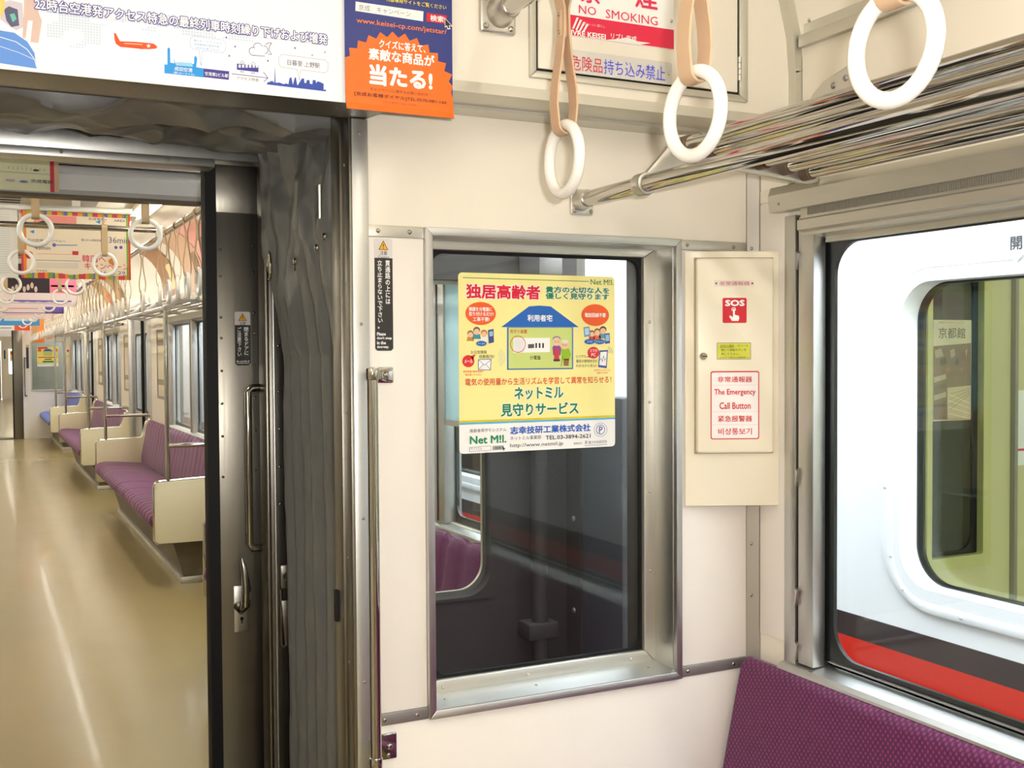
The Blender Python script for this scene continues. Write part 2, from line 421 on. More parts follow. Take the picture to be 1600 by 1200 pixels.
# corner posts
o = MB().prism([(XR-.020, YE-.004), (XR-.004, YE-.022), (XR+.003, YE-.022), (XR+.003, YE+.004), (XR-.020, YE+.004)], 'z', 0, 1.819).build('trim_7', mat('grey_post', (176, 172, 164), .45, .75), kind='structure', ang=30)
for z in (1.607, 1.01, .905): screw((XR-.014, YE-.011, z), '-y', o)
wp = wall_profile(XR, 1)
poly = [(p[0]-.017, p[1]-.004) for p in wp] + [(p[0]+.004, p[1]+.004) for p in wp[::-1]]
mb = MB(); mb.prism(poly, 'y', YU-.022, YU+.002); mb.box(XR-.017, XR+.002, YU-.022, YU+.002, 1.72, 1.93)
mb.build('trim_8', alu, kind='structure', ang=30)
# cover strip where side wall meets cove
o = MB().box(XR-.010, XR+.004, -3, YU-.034, 1.995, 2.03).build('trim_9', alu, kind='structure', bevel=.001)
for y in (1.605, 1.25, .85): screw((XR-.010, y, 2.018), '-x', o)
MB().box(XR-.016, XR+.004, -3, YU-.026, 1.972, 1.995).build('trim_24', alu, kind='structure', bevel=.002)

# gangway doorway frame
mb = MB(); mb.box(DR, DR+.029, YE-.008, YE+.004, 0, 1.795); frame = mb.build('trim_10', steel_h, kind='structure', bevel=.0015)
for z in (1.77, 1.45, 1.12, .84, .62, .40): screw((DR+.014, YE-.008, z), '-y', frame, r=.003, m=alu_dark)
mb = MB(); mb.box(DR-.004, DR+.010, YE-.004, 1.815, 0, 1.815); mb.build('trim_11', steel_door, kind='structure', bevel=.001)
mb = MB(); mb.box(DR-.008, DR+.010, 1.815, 1.865, 0, 1.815); jamb = mb.build('trim_12', steel_door, kind='structure', bevel=.001)
MB().box(DR-.013, DR-.007, 1.846, 1.858, .93, .985).build('latch_stop', black, jamb)
for z in (1.72, 1.52, 1.30, 1.05, .87): screw((DR-.0045, 1.80, z), '-x', jamb, r=.003, m=alu_dark)
mb = MB(); mb.box(DL, DR+.029, YE-.003, YE+.004, 1.797, 1.816); hd = mb.build('trim_13', steel_door, kind='structure', bevel=.0015)
for x in (.04, .29, .52): screw((x, 1.70, 1.7925), '-z', hd, r=.003, m=alu_dark)
MB().box(DL, DR, YE+.004, 1.865, 1.815, 1.83).build('trim_14', steel_door, kind='structure')

# ================================================================== END WINDOW (window_1)
w1 = thing('window_1', ((WX0+WX1)/2, YE, WZ0), kind='structure')
OX0, OX1, OZ0, OZ1 = .699, 1.2325, .757, 1.619
def mitred(o, i, y0, y1, y2):
    """four mitred casing pieces: face from o to i at y0, reveal back to y2"""
    (a0, a1, b0, b1), (c0, c1, d0, d1) = o, i
    L = [((a0, b0), (c0, d0), (c0, d1), (a0, b1)), ((c1, d0), (a1, b0), (a1, b1), (c1, d1)),
         ((a0, b1), (c0, d1), (c1, d1), (a1, b1)), ((a0, b0), (a1, b0), (c1, d0), (c0, d0))]
    return L
for k, q in enumerate(mitred((OX0, OX1, OZ0, OZ1), (WX0, WX1, WZ0, WZ1), 0, 0, 0)):
    mb = MB(); mb.prism(list(q), 'y', YE-.012, YE+.004); mb.build('frame_side', steel_h if k > 1 else steel, w1, bevel=.0012)
mb = MB(); mb.box(WX0-.003, WX0+.001, YE, 1.848, WZ0, WZ1); mb.box(WX1-.001, WX1+.003, YE, 1.848, WZ0, WZ1); mb.box(WX0, WX1, YE, 1.848, WZ1-.001, WZ1+.003)
mb.build('reveal', steel, w1)
sill = MB().prism([(YE-.011, WZ0-.002), (YE-.011, WZ0+.001), (1.85, WZ0+.006), (1.85, WZ0-.002)], 'x', WX0, WX1).build('sill', steel_h, w1)
for x in (.745, .93, 1.18): screw((x, YE+.03, WZ0+.0035), '+z', sill, r=.003, m=alu_dark)
GX0, GX1, GZ0, GZ1 = .738, 1.193, .800, 1.588
for k, q in enumerate(mitred((WX0, WX1, WZ0+.003, WZ1), (GX0, GX1, GZ0, GZ1), 0, 0, 0)):
    mb = MB(); mb.prism(list(q), 'y', 1.843, 1.862); mb.build('glazing_bead', alu, w1, bevel=.002)
for p in ((.755, .787), (.93, .787), (1.16, .787), (1.206, .96), (1.206, 1.12), (1.206, 1.30), (1.206, 1.46)):
    screw((p[0], 1.843, p[1]), '-y', w1, r=.0034, m=castal)
MB().rrframe((GX0-.002, GX1+.002, GZ0-.002, GZ1+.002), (GX0+.006, GX1-.006, GZ0+.006, GZ1-.006), .002, .022, 'y', 1.8535, 1.858).build('gasket', black, w1)
MB().box(GX0-.003, GX1+.003, 1.858, 1.863, GZ0-.003, GZ1+.003).build('pane', glass, w1, smooth=False)

# ================================================================== SIDE WINDOW (window_2)
w2 = thing('window_2', (XR, .6, .79), kind='structure')
Y0, Y1 = WIN_R[0], 1.60
MB().box(XR-.012, XR+.004, 1.641, 1.672, .783, 1.66).build('frame_side', steel, w2, bevel=.0015)
MB().box(XR-.006, XR+.06, 1.605, 1.641, .80, 1.655).build('frame_post', dark_gap, w2)
bp_ = MB().box(XR-.0105, XR+.02, 1.592, 1.634, .80, 1.655).build('blind_rail', steel, w2, bevel=.002)
for z in (1.585, 1.17, .94, .835):                     # blind catches
    MB().prism([(1.630, z), (1.637, z+.006), (1.637, z-.030), (1.634, z-.018)], 'x', XR-.016, XR-.006).build('blind_catch', castal if z < 1.5 else alu_dark, bp_)
MB().prism([(XR-.030, .776), (XR-.030, .789), (XR-.020, .795), (XR+.065, .806), (XR+.065, .776)], 'y', Y0-.05, 1.672).build('sill', steel_h, w2, ang=20)
MB().box(XR+.02, XR+.026, Y0, 1.585, .806, .812).build('sill_bead', steel_h, w2)
GYa, GYb = .52, 1.622
for a, b in ((GYa, GYb), (Y0+.02, GYa-.06)):
    MB().rrframe((a, b, .806, 1.612), (a+.046, b-.046, .822, 1.600), .002, .06, 'x', XR+.026, XR+.034, 8).build('pane_border', gasket, w2)
    MB().rrframe((a-.002, b+.002, .805, 1.613), (a+.005, b-.005, .809, 1.609), .002, .045, 'x', XR+.020, XR+.027, 8).build('gasket', black, w2)
    MB().box(XR+.034, XR+.039, a, b, .806, 1.612).build('pane', glass, w2, smooth=False)
MB().box(XR-.01, XR+.05, GYa-.06, GYa, .80, 1.655).build('mullion', steel, w2, bevel=.002)
# blind housing above the window
hs = MB().prism([(XR+.005, 1.722), (XR-.028, 1.716), (XR-.034, 1.700), (XR-.030, 1.668), (XR+.005, 1.668)], 'y', -.6, 1.695).build('blind_housing', alu, w2, ang=20, bevel=.001)
screw((XR-.032, 1.665, 1.682), '-x', hs, r=.003, m=alu_dark); screw((XR-.032, .9, 1.682), '-x', hs, r=.003, m=alu_dark)
mb = MB()
for k in range(330):
    y = 1.60-k*.0045; mb.box(XR-.019, XR-.016, y-.0036, y, 1.655, 1.668)
mb.build('pile_seal', mat('grey_pile', (140, 135, 124), .9), w2, smooth=False, kind='stuff')
MB().prism([(XR-.016, 1.668), (XR-.016, 1.650), (XR-.024, 1.646), (XR-.024, 1.628), (XR-.012, 1.624), (XR-.012, 1.618), (XR+.02, 1.612), (XR+.02, 1.668)], 'y', Y0, 1.622).build('blind_bar', alu, w2, ang=20)
MB().prism([(XR+.016, 1.640), (XR+.012, 1.603), (XR+.026, 1.603), (XR+.05, 1.66)], 'y', Y0, 1.585).build('head_rail', alu, w2, ang=20)

# panel joints on the side wall between post and window
MB().box(XR-.003, XR+.002, 1.672, 1.757, 1.695, 1.72).build('trim_15', cream, kind='structure', bevel=.001)
MB().box(XR-.0035, XR+.002, 1.673, 1.756, .83, 1.692).build('trim_16', white_lam, kind='structure', bevel=.001)
MB().box(XR-.0035, XR+.002, -3, 1.632, 1.73, 1.971).build('trim_17', cream, kind='structure', bevel=.001)

# ================================================================== UPPER HATCH and signs over the window
hat = thing('wall_hatch', (1.07, YU, 1.865), 'cream hinged wall hatch with metal rim above the end window', 'hatch')
HX0, HX1, HZ0, HZ1 = .842, 1.298, 1.864, 2.20
for q in mitred((HX0, HX1, HZ0, HZ1), (HX0+.012, HX1-.020, HZ0+.012, HZ1-.012), 0, 0, 0):
    mb = MB(); mb.prism(list(q), 'y', YU-.007, YU+.002); mb.build('rim', alu, hat, bevel=.0015)
MB().box(HX0+.010, HX1-.018, YU-.003, YU+.002, HZ0+.010, HZ1-.010).build('shadow_gap', dark_gap, hat)
MB().box(HX0+.016, HX1-.024, YU-.006, YU-.001, HZ0+.0165, HZ1-.015).build('door_panel', cream, hat, bevel=.001)
for z0, z1 in ((1.902, 1.945), (2.08, 2.12)):
    hb = MB().cyl((HX1-.021, YU-.008, z0), (HX1-.021, YU-.008, z1), .0035, 10).build('hinge', chrome, hat)
    for k in range(1, 4): MB().cyl((HX1-.021, YU-.008, z0+(z1-z0)*k/4-.001), (HX1-.021, YU-.008, z0+(z1-z0)*k/4+.001), .0038, 10).build('hinge_joint', alu_dark, hb)


frw = Frame((0, YU-.0085, 0), (1, 0, 0), (0, 0, 1))
sg = thing('no_smoking_sign', (1.0, YU-.008, 1.91), 'white NO SMOKING plate with red lower band on wall hatch', 'sign')
a = frw.px(884, 30)[0]; b = frw.px(1053, 30)[0]; zb = frw.px(1053, 78)[1]; z2 = frw.px(1053, 47)[1]
sheet(frw, rr_poly(a, b, zb, 2.11, .002), .0025, 'plate', ink(WHITE, .3), sg)
ar = Art(frw, sg)
ar.rect(a+.0005, b-.0005, zb+.0008, z2, (226, 44, 78))
ar.poly([(a+.075, zb), (a+.16, zb), (b-.075, zb), (b-.05, zb+.006), (b-.078, zb+.006), (b-.10, zb+.010), (b-.115, zb+.006)], (238, 232, 226), .0009)
for k in range(4):
    u = a+.012+k*.0065; ar.poly([(u, zb+.012-k*.0012), (u+.0035, zb+.012-k*.0012), (u+.013, zb+.032-k*.003), (u+.009, zb+.032-k*.003)], WHITE, .0009)
ar.build()
PK = (228, 50, 92)
ptext(frw, 'NO', 904, 15, 931, 17.5, 13, PK, sg, bold=0)
ptext(frw, 'SMOKING', 946, 23.5, 1027, 31.5, 13.5, PK, sg, bold=0)
ptext(frw, '禁', 906, -14, 938, -11, 36, PK, sg, bold=.02)
ptext(frw, '煙', 992, -6, 1027, -3, 38, PK, sg, bold=.02)
ptext(frw, 'LIVRE KEISEI', 886, 51, 946, 57, 8.5, WHITE, sg, bold=.03, h=.0014)
ptext(frw, 'リブレ京成', 954, 57, 994, 61, 9.5, WHITE, sg, bold=.012, h=.0014)
ptext(frw, '味わい いい暮らし', 910, 38, 945, 41, 4.5, (250, 200, 208), sg, bold=0, h=.0014)
sg2 = thing('dangerous_goods_sign', (1.0, YU-.008, 1.885), 'grey plate banning dangerous goods in red and blue Japanese letters', 'sign')
a = frw.px(888, 96)[0]; b = frw.px(1050, 114)[0]; z0 = frw.px(1049, 132.5)[1]; z1 = frw.px(1049, 98)[1]
sheet(frw, rr_poly(a, b, z0, z1, .004), .002, 'plate', ink((214, 212, 206), .3), sg2)
ptext(frw, '危険品', 891, 98.5, 941, 102.5, 23, (214, 40, 66), sg2, bold=0)
ptext(frw, '持ち込み禁止', 943, 103.5, 1039, 116.5, 23, (74, 82, 226), sg2, bold=0)
for x in (a+.006, b-.006): screw((x, YU-.0085, (z0+z1)/2), '-y', sg2, r=.003)
screw((frw.px(1049, 33)[0], YU-.0085, frw.px(1049, 33)[1]), '-y', sg, r=.003)

# ================================================================== HANDRAIL beside the doorway
hr = thing('grab_rail', (.588, 1.735, .70), 'vertical chrome grab rail on brackets between doorway and end window', 'handrail')
MB().cyl((.588, 1.735, .712), (.588, 1.735, 1.372), .0095, 20).build('rail', chrome, hr)
for z, s_ in ((1.366, 1), (.712, -1)):
    mb = MB(); mb.cyl((.588, 1.735, z-.010), (.588, 1.735, z+.010), .0115, 16)
    br = mb.build('bracket_collar', chrome, hr, bevel=.002)
    if s_ > 0: poly = [(1.7300, z+.006), (YE-.004, z+.010), (YE-.004, z-.016), (1.760, z-.004), (1.730, z-.006)]
    else: poly = [(1.730, z+.004), (YE-.004, z+.030), (YE-.004, z-.012), (1.745, z-.016), (1.730, z-.008)]
    MB().prism(poly, 'x', .588, .598).build('bracket_arm', chrome, hr, bevel=.003)
    pz = (z-.017, z+.011) if s_ > 0 else (z-.014, z+.032)
    pl = MB().box(.592, .640, YE-.006, YE, *pz).build('bracket_plate', chrome, hr, bevel=.003)
    screw((.626, YE-.006, sum(pz)/2), '-y', pl, r=.006)
    if s_ < 0: screw((.624, YE-.006, pz[0]+.008), '-y', pl, r=.004)

# ================================================================== vertical caution sticker
frs = Frame((0, YE-.0015, 0), (1, 0, 0), (0, 0, 1))
def caution_sticker(fr, u0, u1, z0, z1, name, label, cols, eng, loc, head=.075, group=None):
    t = thing(name, loc, label, 'sticker', group)
    w_ = u1-u0; H = z1-z0; zt = z1-head*H*2.3
    sheet(fr, rr_poly(u0, u1, z0, z1, w_*.12), .0008, 'backing', ink((222, 216, 214)), t)
    ar = Art(fr, t)
    ar.poly([(u0, zt), (u0, z0+w_*.12), (u0+w_*.12, z0), (u1-w_*.12, z0), (u1, z0+w_*.12), (u1, zt)], (54, 54, 52))
    cu = (u0+u1)/2; s_ = w_*.27; tz = z1-w_*.09
    ar.poly([(cu-s_, tz-1.85*s_), (cu+s_, tz-1.85*s_), (cu, tz)], (70, 52, 20), .0006)
    ar.poly([(cu-s_*.8, tz-1.75*s_), (cu+s_*.8, tz-1.75*s_), (cu, tz-.25*s_)], (240, 178, 30), .0008)
    ar.rect(cu-s_*.08, cu+s_*.08, tz-1.3*s_, tz-.65*s_, BLACK, .001); ar.rect(cu-s_*.08, cu+s_*.08, tz-1.62*s_, tz-1.45*s_, BLACK, .001)
    ar.build()
    lettering(fr, '注意', (cu-w_*.2, cu+w_*.2, tz-1.95*s_-w_*.24, tz-1.95*s_-w_*.03), BLACK, t, bold=.0)
    lettering(fr, 'Caution', (cu-w_*.3, cu+w_*.3, tz-1.95*s_-w_*.42, tz-1.95*s_-w_*.28), BLACK, t, bold=0)
    (st1, a1, b1), (st2, a2, b2) = cols
    lettering(fr, st1, (u0+w_*.14, u0+w_*.42, zt-b1*H, zt-a1*H), WHITE, t, bold=.018, vertical=True)
    lettering(fr, st2, (u0+w_*.58, u0+w_*.86, zt-b2*H, zt-a2*H), WHITE, t, bold=.018, vertical=True)
    n = len(eng); ch = H*.15/n if n > 2 else H*.035
    for i, e in enumerate(eng):
        zz = z0+(n-i-1)*ch*1.05+w_*.1
        lettering(fr, e, (u0+w_*.09, u0+w_*(.09+.82*min(1, len(e)/10)), zz, zz+ch*.8), WHITE, t, bold=.03)
    return t
u0 = frs.px(585.3, 450)[0]; u1 = frs.px(613.5, 450)[0]; z1 = frs.px(600, 373)[1]; z0 = frs.px(600, 548)[1]
caution_sticker(frs, u0, u1, z0, z1, 'caution_sticker', 'tall black and grey caution sticker on wall beside the yellow poster window',
    (('立ち止まらないで下さい。', .02, .63), ('貫通路の上には', .02, .41)), ('Please', "don't stop", 'in the', 'doorway.'), (.625, YE, z0))

# ================================================================== YELLOW POSTER on the end window
YP = 1.8525
fp = Frame((0, YP, 0), (1, 0, 0), (0, 0, 1))
po = thing('yellow_poster', (.962, YP, 1.213), 'yellow and white poster with blue roofed house stuck on end window', 'poster')
def q(x, y): return 660+x/3.157, 360+y/3.157
pu0, pu1, pv0, pv1 = .795, 1.1305, 1.2135, 1.5485
sheet(fp, rr_poly(pu0, pu1, pv0, pv1, .008), .0008, 'paper', ink((250, 240, 160)), po)
ar = Art(fp, po)
zw = fp.px(*q(570, 945))[1]
ar.poly([(pu0, zw)]+[(pu0, pv0+.008), (pu0+.002, pv0+.002), (pu0+.008, pv0), (pu1-.008, pv0), (pu1-.002, pv0+.002), (pu1, pv0+.008)]+[(pu1, zw)], WHITE, .0003)
ar.rect(pu0, pu1, zw, zw+.0038, (92, 178, 226), .0005); ar.rect(pu0, pu1, zw+.0038, zw+.0076, (226, 200, 20), .0005)
GR, RD, BLU, ORG = (30, 128, 84), (220, 38, 40), (40, 104, 190), (240, 98, 44)
ar.pline([q(200, 233), q(820, 252)], .9, GR)
E1 = lambda x, y, rx, ry, c, h=.0006, **k: ar.pell(*q(x, y), rx/3.157, ry/3.157, c, h, **k)
E1(287, 410, 75, 57, ORG); E1(852, 418, 68, 54, ORG)
P1 = lambda pts, c, h=.0006: ar.ppoly([q(*p) for p in pts], c, h)
P1([(388, 477), (525, 375), (575, 371), (632, 375), (770, 477)], BLU)
P1([(417, 478), (743, 478), (743, 684), (417, 688)], BLU, .0005); P1([(424, 480), (737, 480), (737, 678), (424, 682)], (204, 220, 130), .0007)
P1([(448, 530), (628, 530), (628, 600), (448, 604)], WHITE, .0009); P1([(452, 534), (500, 534), (500, 598), (452, 600)], (232, 232, 232), .001)
ar.pring(*q(470, 561), 38/3.157, 42/3.157, .9, RD, .0011)
for x in (560, 577, 594): P1([(x-4, 556), (x+4, 556), (x+4, 580), (x-4, 580)], BLACK, .0011)
P1([(520, 562), (550, 560), (550, 580), (520, 582)], (90, 90, 90), .0011)
# the couple beside the house
P1([(640, 575), (652, 566), (672, 566), (684, 580), (680, 616), (644, 616)], (140, 70, 150), .0010); P1([(650, 585), (672, 585), (674, 638), (648, 638)], (206, 60, 70), .0012)
E1(661, 549, 19, 21, (238, 200, 168), .0012); E1(661, 535, 20, 14, (150, 144, 146), .0011); P1([(645, 636), (678, 636), (676, 646), (646, 646)], (60, 50, 60), .0012)
P1([(682, 588), (700, 578), (722, 584), (732, 610), (722, 640), (688, 636)], (150, 190, 40), .0011); P1([(694, 634), (722, 634), (720, 668), (696, 668)], (150, 110, 60), .0011)
E1(700, 565, 19, 22, (238, 196, 160), .0013); E1(703, 548, 17, 8, (226, 224, 220), .0014); ar.pline([q(690, 620), q(683, 670)], .7, (90, 60, 30), .0013)
for x, y, k in ((654, 549, 1), (668, 549, 1), (693, 566, 1), (706, 566, 1)): ar.pring(*q(x, y), 1.6, 1.6, .4, (110, 80, 60), .0015, n=10)
# little families, telephones and icons
def face(x, y, s_, hair, shirt):
    P1([(x-s_*1.3, y+s_*2.4), (x-s_*1.0, y+s_*.9), (x+s_*1.0, y+s_*.9), (x+s_*1.3, y+s_*2.4)], shirt, .0007)
    E1(x, y-s_*.25, s_*1.08, s_*1.1, hair, .0008, n=14); E1(x, y+s_*.18, s_*.9, s_*.95, (240, 196, 160), .0009, n=14)
face(236, 512, 14, (130, 100, 80), (200, 140, 60)); face(267, 497, 16, (110, 90, 80), (70, 150, 170)); face(303, 510, 15, (190, 120, 70), (240, 236, 232))
P1([(322, 492), (350, 486), (352, 552), (326, 558)], (70, 84, 150), .001); P1([(328, 500), (346, 496), (347, 520), (330, 524)], (160, 200, 226), .0012)
P1([(793, 478), (822, 474), (828, 520), (798, 526)], (110, 150, 200), .001); P1([(798, 484), (818, 480), (822, 512), (802, 517)], (190, 220, 236), .0012)
face(835, 510, 13, (150, 80, 50), (206, 80, 90)); face(862, 503, 15, (160, 90, 60), (230, 110, 60)); face(890, 494, 16, (90, 70, 60), (90, 150, 180))
P1([(898, 510), (922, 506), (924, 556), (900, 560)], (60, 80, 150), .001); P1([(901, 516), (919, 513), (920, 545), (903, 548)], (150, 196, 226), .0012)
for x, y in ((290, 558), (823, 549), (873, 549)): E1(x, y, 26, 13, (40, 110, 190), .0013)
E1(226, 645, 30, 30, (226, 52, 52)); E1(843, 603, 29, 29, (226, 52, 52)); P1([(238, 620), (262, 610), (248, 640)], (226, 52, 52)); P1([(826, 618), (806, 624), (830, 628)], (226, 52, 52))
P1([(274, 636), (340, 634), (336, 690), (274, 688)], (70, 90, 170), .0006); P1([(277, 639), (337, 637), (333, 687), (277, 685)], WHITE, .0008)
ar.pline([q(277, 640), q(306, 664), q(337, 638)], .6, (70, 90, 170), .001); ar.pline([q(278, 684), q(299, 660)], .6, (70, 90, 170), .001); ar.pline([q(333, 686), q(313, 660)], .6, (70, 90, 170), .001)
for k in range(4): ar.pring(*q(362, 627), (20+k*8)/3.157, (22+k*9)/3.157, .5, (170, 196, 210), .0006, n=10, a0=-62, a1=62)
P1([(872, 592), (914, 590), (908, 680), (866, 674)], (70, 90, 170), .0008); P1([(877, 600), (909, 598), (904, 668), (871, 664)], WHITE, .001)
ar.pline([q(874, 640), q(881, 630), q(886, 648), q(892, 618), q(898, 642), q(904, 630)], .6, (60, 80, 160), .0012)
for k in range(3): ar.pring(*q(908, 606), (12+k*9)/3.157, (14+k*10)/3.157, .6, (120, 140, 170), .0006, n=8, a0=0, a1=75)
ar.pring(*q(878, 983), 33/3.157, 34/3.157, .5, (110, 130, 190), .0006); ar.pring(*q(878, 983), 22/3.157, 24/3.157, .9, (60, 90, 180), .0006)
P1([(231, 1070), (338, 1062), (338, 1086), (231, 1092)], (120, 120, 120), .0006); P1([(233, 1072), (336, 1064), (336, 1084), (233, 1090)], WHITE, .0008); P1([(345, 1063), (400, 1060), (400, 1081), (345, 1085)], (170, 170, 172), .0006)
P1([(392, 1064), (410, 1078), (401, 1078), (404, 1086), (399, 1086), (396, 1079)], BLACK, .0010)
ar.pline([q(800, 1062), q(910, 1056)], .5, (110, 110, 116), .0006)
ar.build()
def T1(st, x0, y0, x1, y1, hx, c, **k): 
    a = q(x0, y0); b = q(x1, y1); return ptext(fp, st, a[0], a[1], b[0], b[1], hx/3.157, c, po, **k)
T1('Net M!l.', 828, 254, 941, 257, 27, GR, bold=.005)
T1('独居高齢者', 214, 298, 580, 308, 72, (222, 30, 60), bold=.035, outline=WHITE, ow=.05)
T1('貴方の大切な人を', 606, 291, 921, 298, 31, GR, bold=.035, outline=WHITE, ow=.05); T1('優しく見守ります', 606, 322, 919, 329, 31, GR, bold=.035, outline=WHITE, ow=.05)
for st, x0, x1, y in (('機器を分電盤に', 228, 343, 388), ('取り付けるだけ!', 228, 350, 412), ('工事不要!', 248, 330, 438)): T1(st, x0, y, x1, y+1, 21, WHITE, bold=.02, h=.001)
T1('電話回線不要', 800, 417, 903, 419, 22, WHITE, bold=.02, h=.001)
T1('利用者宅', 517, 432, 640, 433, 34, WHITE, bold=.025, h=.001)
T1('見守り装置', 430, 498, 515, 499, 20, RD, bold=.01); T1('分電盤', 528, 628, 582, 627, 20, BLACK, bold=.005)
for st, x, y, w_ in (('ケータイ', 290, 559, 36), ('スマホ', 823, 549, 26), ('タブレット', 873, 549, 40)): T1(st, x-w_/2, y, x+w_/2, y, 9, WHITE, bold=.01, h=.0017)
T1('お元気情報', 237, 601, 316, 600, 17, BLACK, bold=0); T1('自動配信!', 280, 623, 354, 621, 17, BLACK, bold=0)
T1('メール', 206, 646, 247, 645, 19, WHITE, bold=.02, h=.001)
T1('電気機器の動作情報が', 200, 697, 302, 695, 11, RD, bold=0); T1('毎日届くから安心', 210, 712, 293, 710, 11, RD, bold=0)
T1('スマホ', 824, 594, 862, 593, 16, WHITE, bold=.01, h=.001); T1('PC', 832, 614, 853, 613, 16, WHITE, bold=.02, h=.001)
T1('いつでも', 757, 622, 806, 621, 15, BLACK, bold=0); T1('電気の使用状況が', 757, 645, 862, 644, 16, BLACK, bold=0); T1('わかるから安心!!', 757, 668, 858, 666, 15, BLACK, bold=0)
T1('日本中どこからでも', 846, 690, 926, 688, 9, RD, bold=0); T1('確認できます', 860, 703, 914, 702, 9, RD, bold=0)
T1('電気の使用量から生活リズムを学習して異常を知らせる！', 210, 746, 930, 738, 35, (222, 52, 40), bold=.008)
T1('ネットミル', 452, 804, 694, 799, 62, (24, 130, 84), bold=.03, outline=WHITE, ow=.06); T1('見守りサービス', 386, 886, 769, 876, 64, (24, 130, 84), bold=.03, outline=WHITE, ow=.06)
T1('高齢者見守りシステム', 233, 988, 412, 982, 18, BLACK, bold=0)
T1('Net M!l.', 232, 1034, 413, 1028, 40, (30, 140, 100), bold=.03); 
T1('ネットミル', 237, 1079, 293, 1075, 12, BLACK, bold=0, h=.0013); T1('検索', 356, 1074, 386, 1072, 12, BLACK, bold=0, h=.0013)
T1('志幸技研工業株式会社', 432, 986, 828, 973, 38, (34, 92, 190), bold=.03)
T1('ネットミル事業部', 432, 1025, 584, 1020, 20, BLACK, bold=0); T1('TEL.03-3894-2621', 606, 1021, 828, 1014, 20, BLACK, bold=.015)
T1('http://www.netmil.jp', 432, 1062, 693, 1053, 24, BLACK, bold=0)
T1('P', 870, 984, 888, 983, 32, (60, 90, 180), bold=.01, h=.001); T1('技術協力', 745, 1051, 786, 1049, 11, BLACK, bold=0); T1('電力中央研究所', 818, 1046, 909, 1042, 16, (90, 96, 120), bold=.0); T1('民', 800, 1046, 813, 1046, 17, (80, 90, 120), bold=0)

# ================================================================== HEADER POSTER over the doorway
YH = 1.6475
fh = Frame((0, YH, 0), (1, 0, 0), (0, 0, 1))
hp = thing('header_poster', (.19, YH, 1.79), 'long white airport timetable poster above the gangway doorway', 'poster')
hu1 = fh.px(540, 163)[0]; hv0 = 1.790
sheet(fh, [(DL-.02, hv0), (hu1, hv0), (hu1, 2.16), (DL-.02, 2.16)], .001, 'paper', ink((247, 247, 250)), hp)
NV, SKY, ORR = (66, 62, 150), (40, 150, 226), (238, 84, 40)
ar = Art(fh, hp)
Q = lambda x, y: (x/4, y/4); Q2 = lambda x, y: (350+x/4, y/4)
PP = lambda pts, c, h=.0006: ar.ppoly([Q(*p) for p in pts], c, h); PP2 = lambda pts, c, h=.0006: ar.ppoly([Q2(*p) for p in pts], c, h)
PP([(0, 190), (90, 205), (170, 260), (215, 330), (232, 430), (0, 395)], (96, 146, 222), .0004); PP([(-180, 130), (0, 190), (0, 395), (-200, 360)], (96, 146, 222), .0004)
PP([(0, 20), (60, 0), (140, 20), (150, 170), (100, 190), (40, 150), (0, 120)], (206, 198, 208), .0003)
PP([(25, 60), (55, 40), (110, 60), (120, 160), (70, 170), (40, 130)], (90, 92, 120), .0006); PP([(60, 90), (90, 84), (104, 120), (80, 140)], (110, 190, 180), .0008); PP([(0, 0), (30, 0), (30, 60), (8, 110), (0, 100)], (220, 200, 110), .0007)
PP([(150, -40), (210, -40), (245, 90), (262, 130), (240, 270), (190, 262), (205, 130), (175, 128), (160, 240), (140, 236), (150, 60)], (212, 186, 176), .0006)
ar.pline([Q(0, 232), Q(100, 262), Q(170, 310), Q(215, 370), Q(232, 430)], 1.2, WHITE, .0007); ar.pline([Q(0, 290), Q(120, 330), Q(225, 378)], .8, WHITE, .0007)
ar.pline([Q(285, 75), Q(700, 125), Q(1600, 215)], .4, (150, 150, 170)); ar.pline([Q2(0, 205), Q2(650, 282)], .4, (150, 150, 170))
PP([(712, 205), (724, 210), (750, 258), (850, 262), (940, 270), (962, 274), (984, 292), (976, 304), (930, 308), (880, 306), (800, 298), (752, 294), (724, 274), (716, 250)], ORR); PP([(800, 292), (872, 296), (898, 310), (866, 304)], (214, 60, 26), .0008)
ar.pline([Q(778, 272), Q(888, 279)], .9, (255, 226, 200), .0008)
def star(x, y, r, c, h=.0008, m=Q):
    ar.ppoly([m(x+(r if k % 2 == 0 else r*.42)*sin(pi*k/5), y-(r if k % 2 == 0 else r*.42)*cos(pi*k/5)) for k in range(10)], c, h)
star(928, 288, 15, WHITE, .001)
for x, y in ((1413, 234), (1469, 292), (1432, 350)): star(x, y, 9, NV)
for x, y in ((443, 301), (274, 381), (630, 327), (551, 346)): star(x, y, 9, NV if x < 500 else (150, 150, 160), m=Q2)
PP([(1027, 403), (1046, 404), (1046, 305), (1054, 296), (1062, 305), (1064, 392), (1090, 396), (1088, 360), (1096, 396), (1212, 400), (1214, 354), (1226, 352), (1232, 368), (1226, 420), (1272, 428), (1274, 484), (1027, 458)], SKY)
PP([(1096, 398), (1104, 388), (1200, 394), (1206, 418), (1100, 410)], (150, 206, 240), .0008)
PP([(1272, 428), (1432, 446), (1430, 500), (1272, 482)], NV)
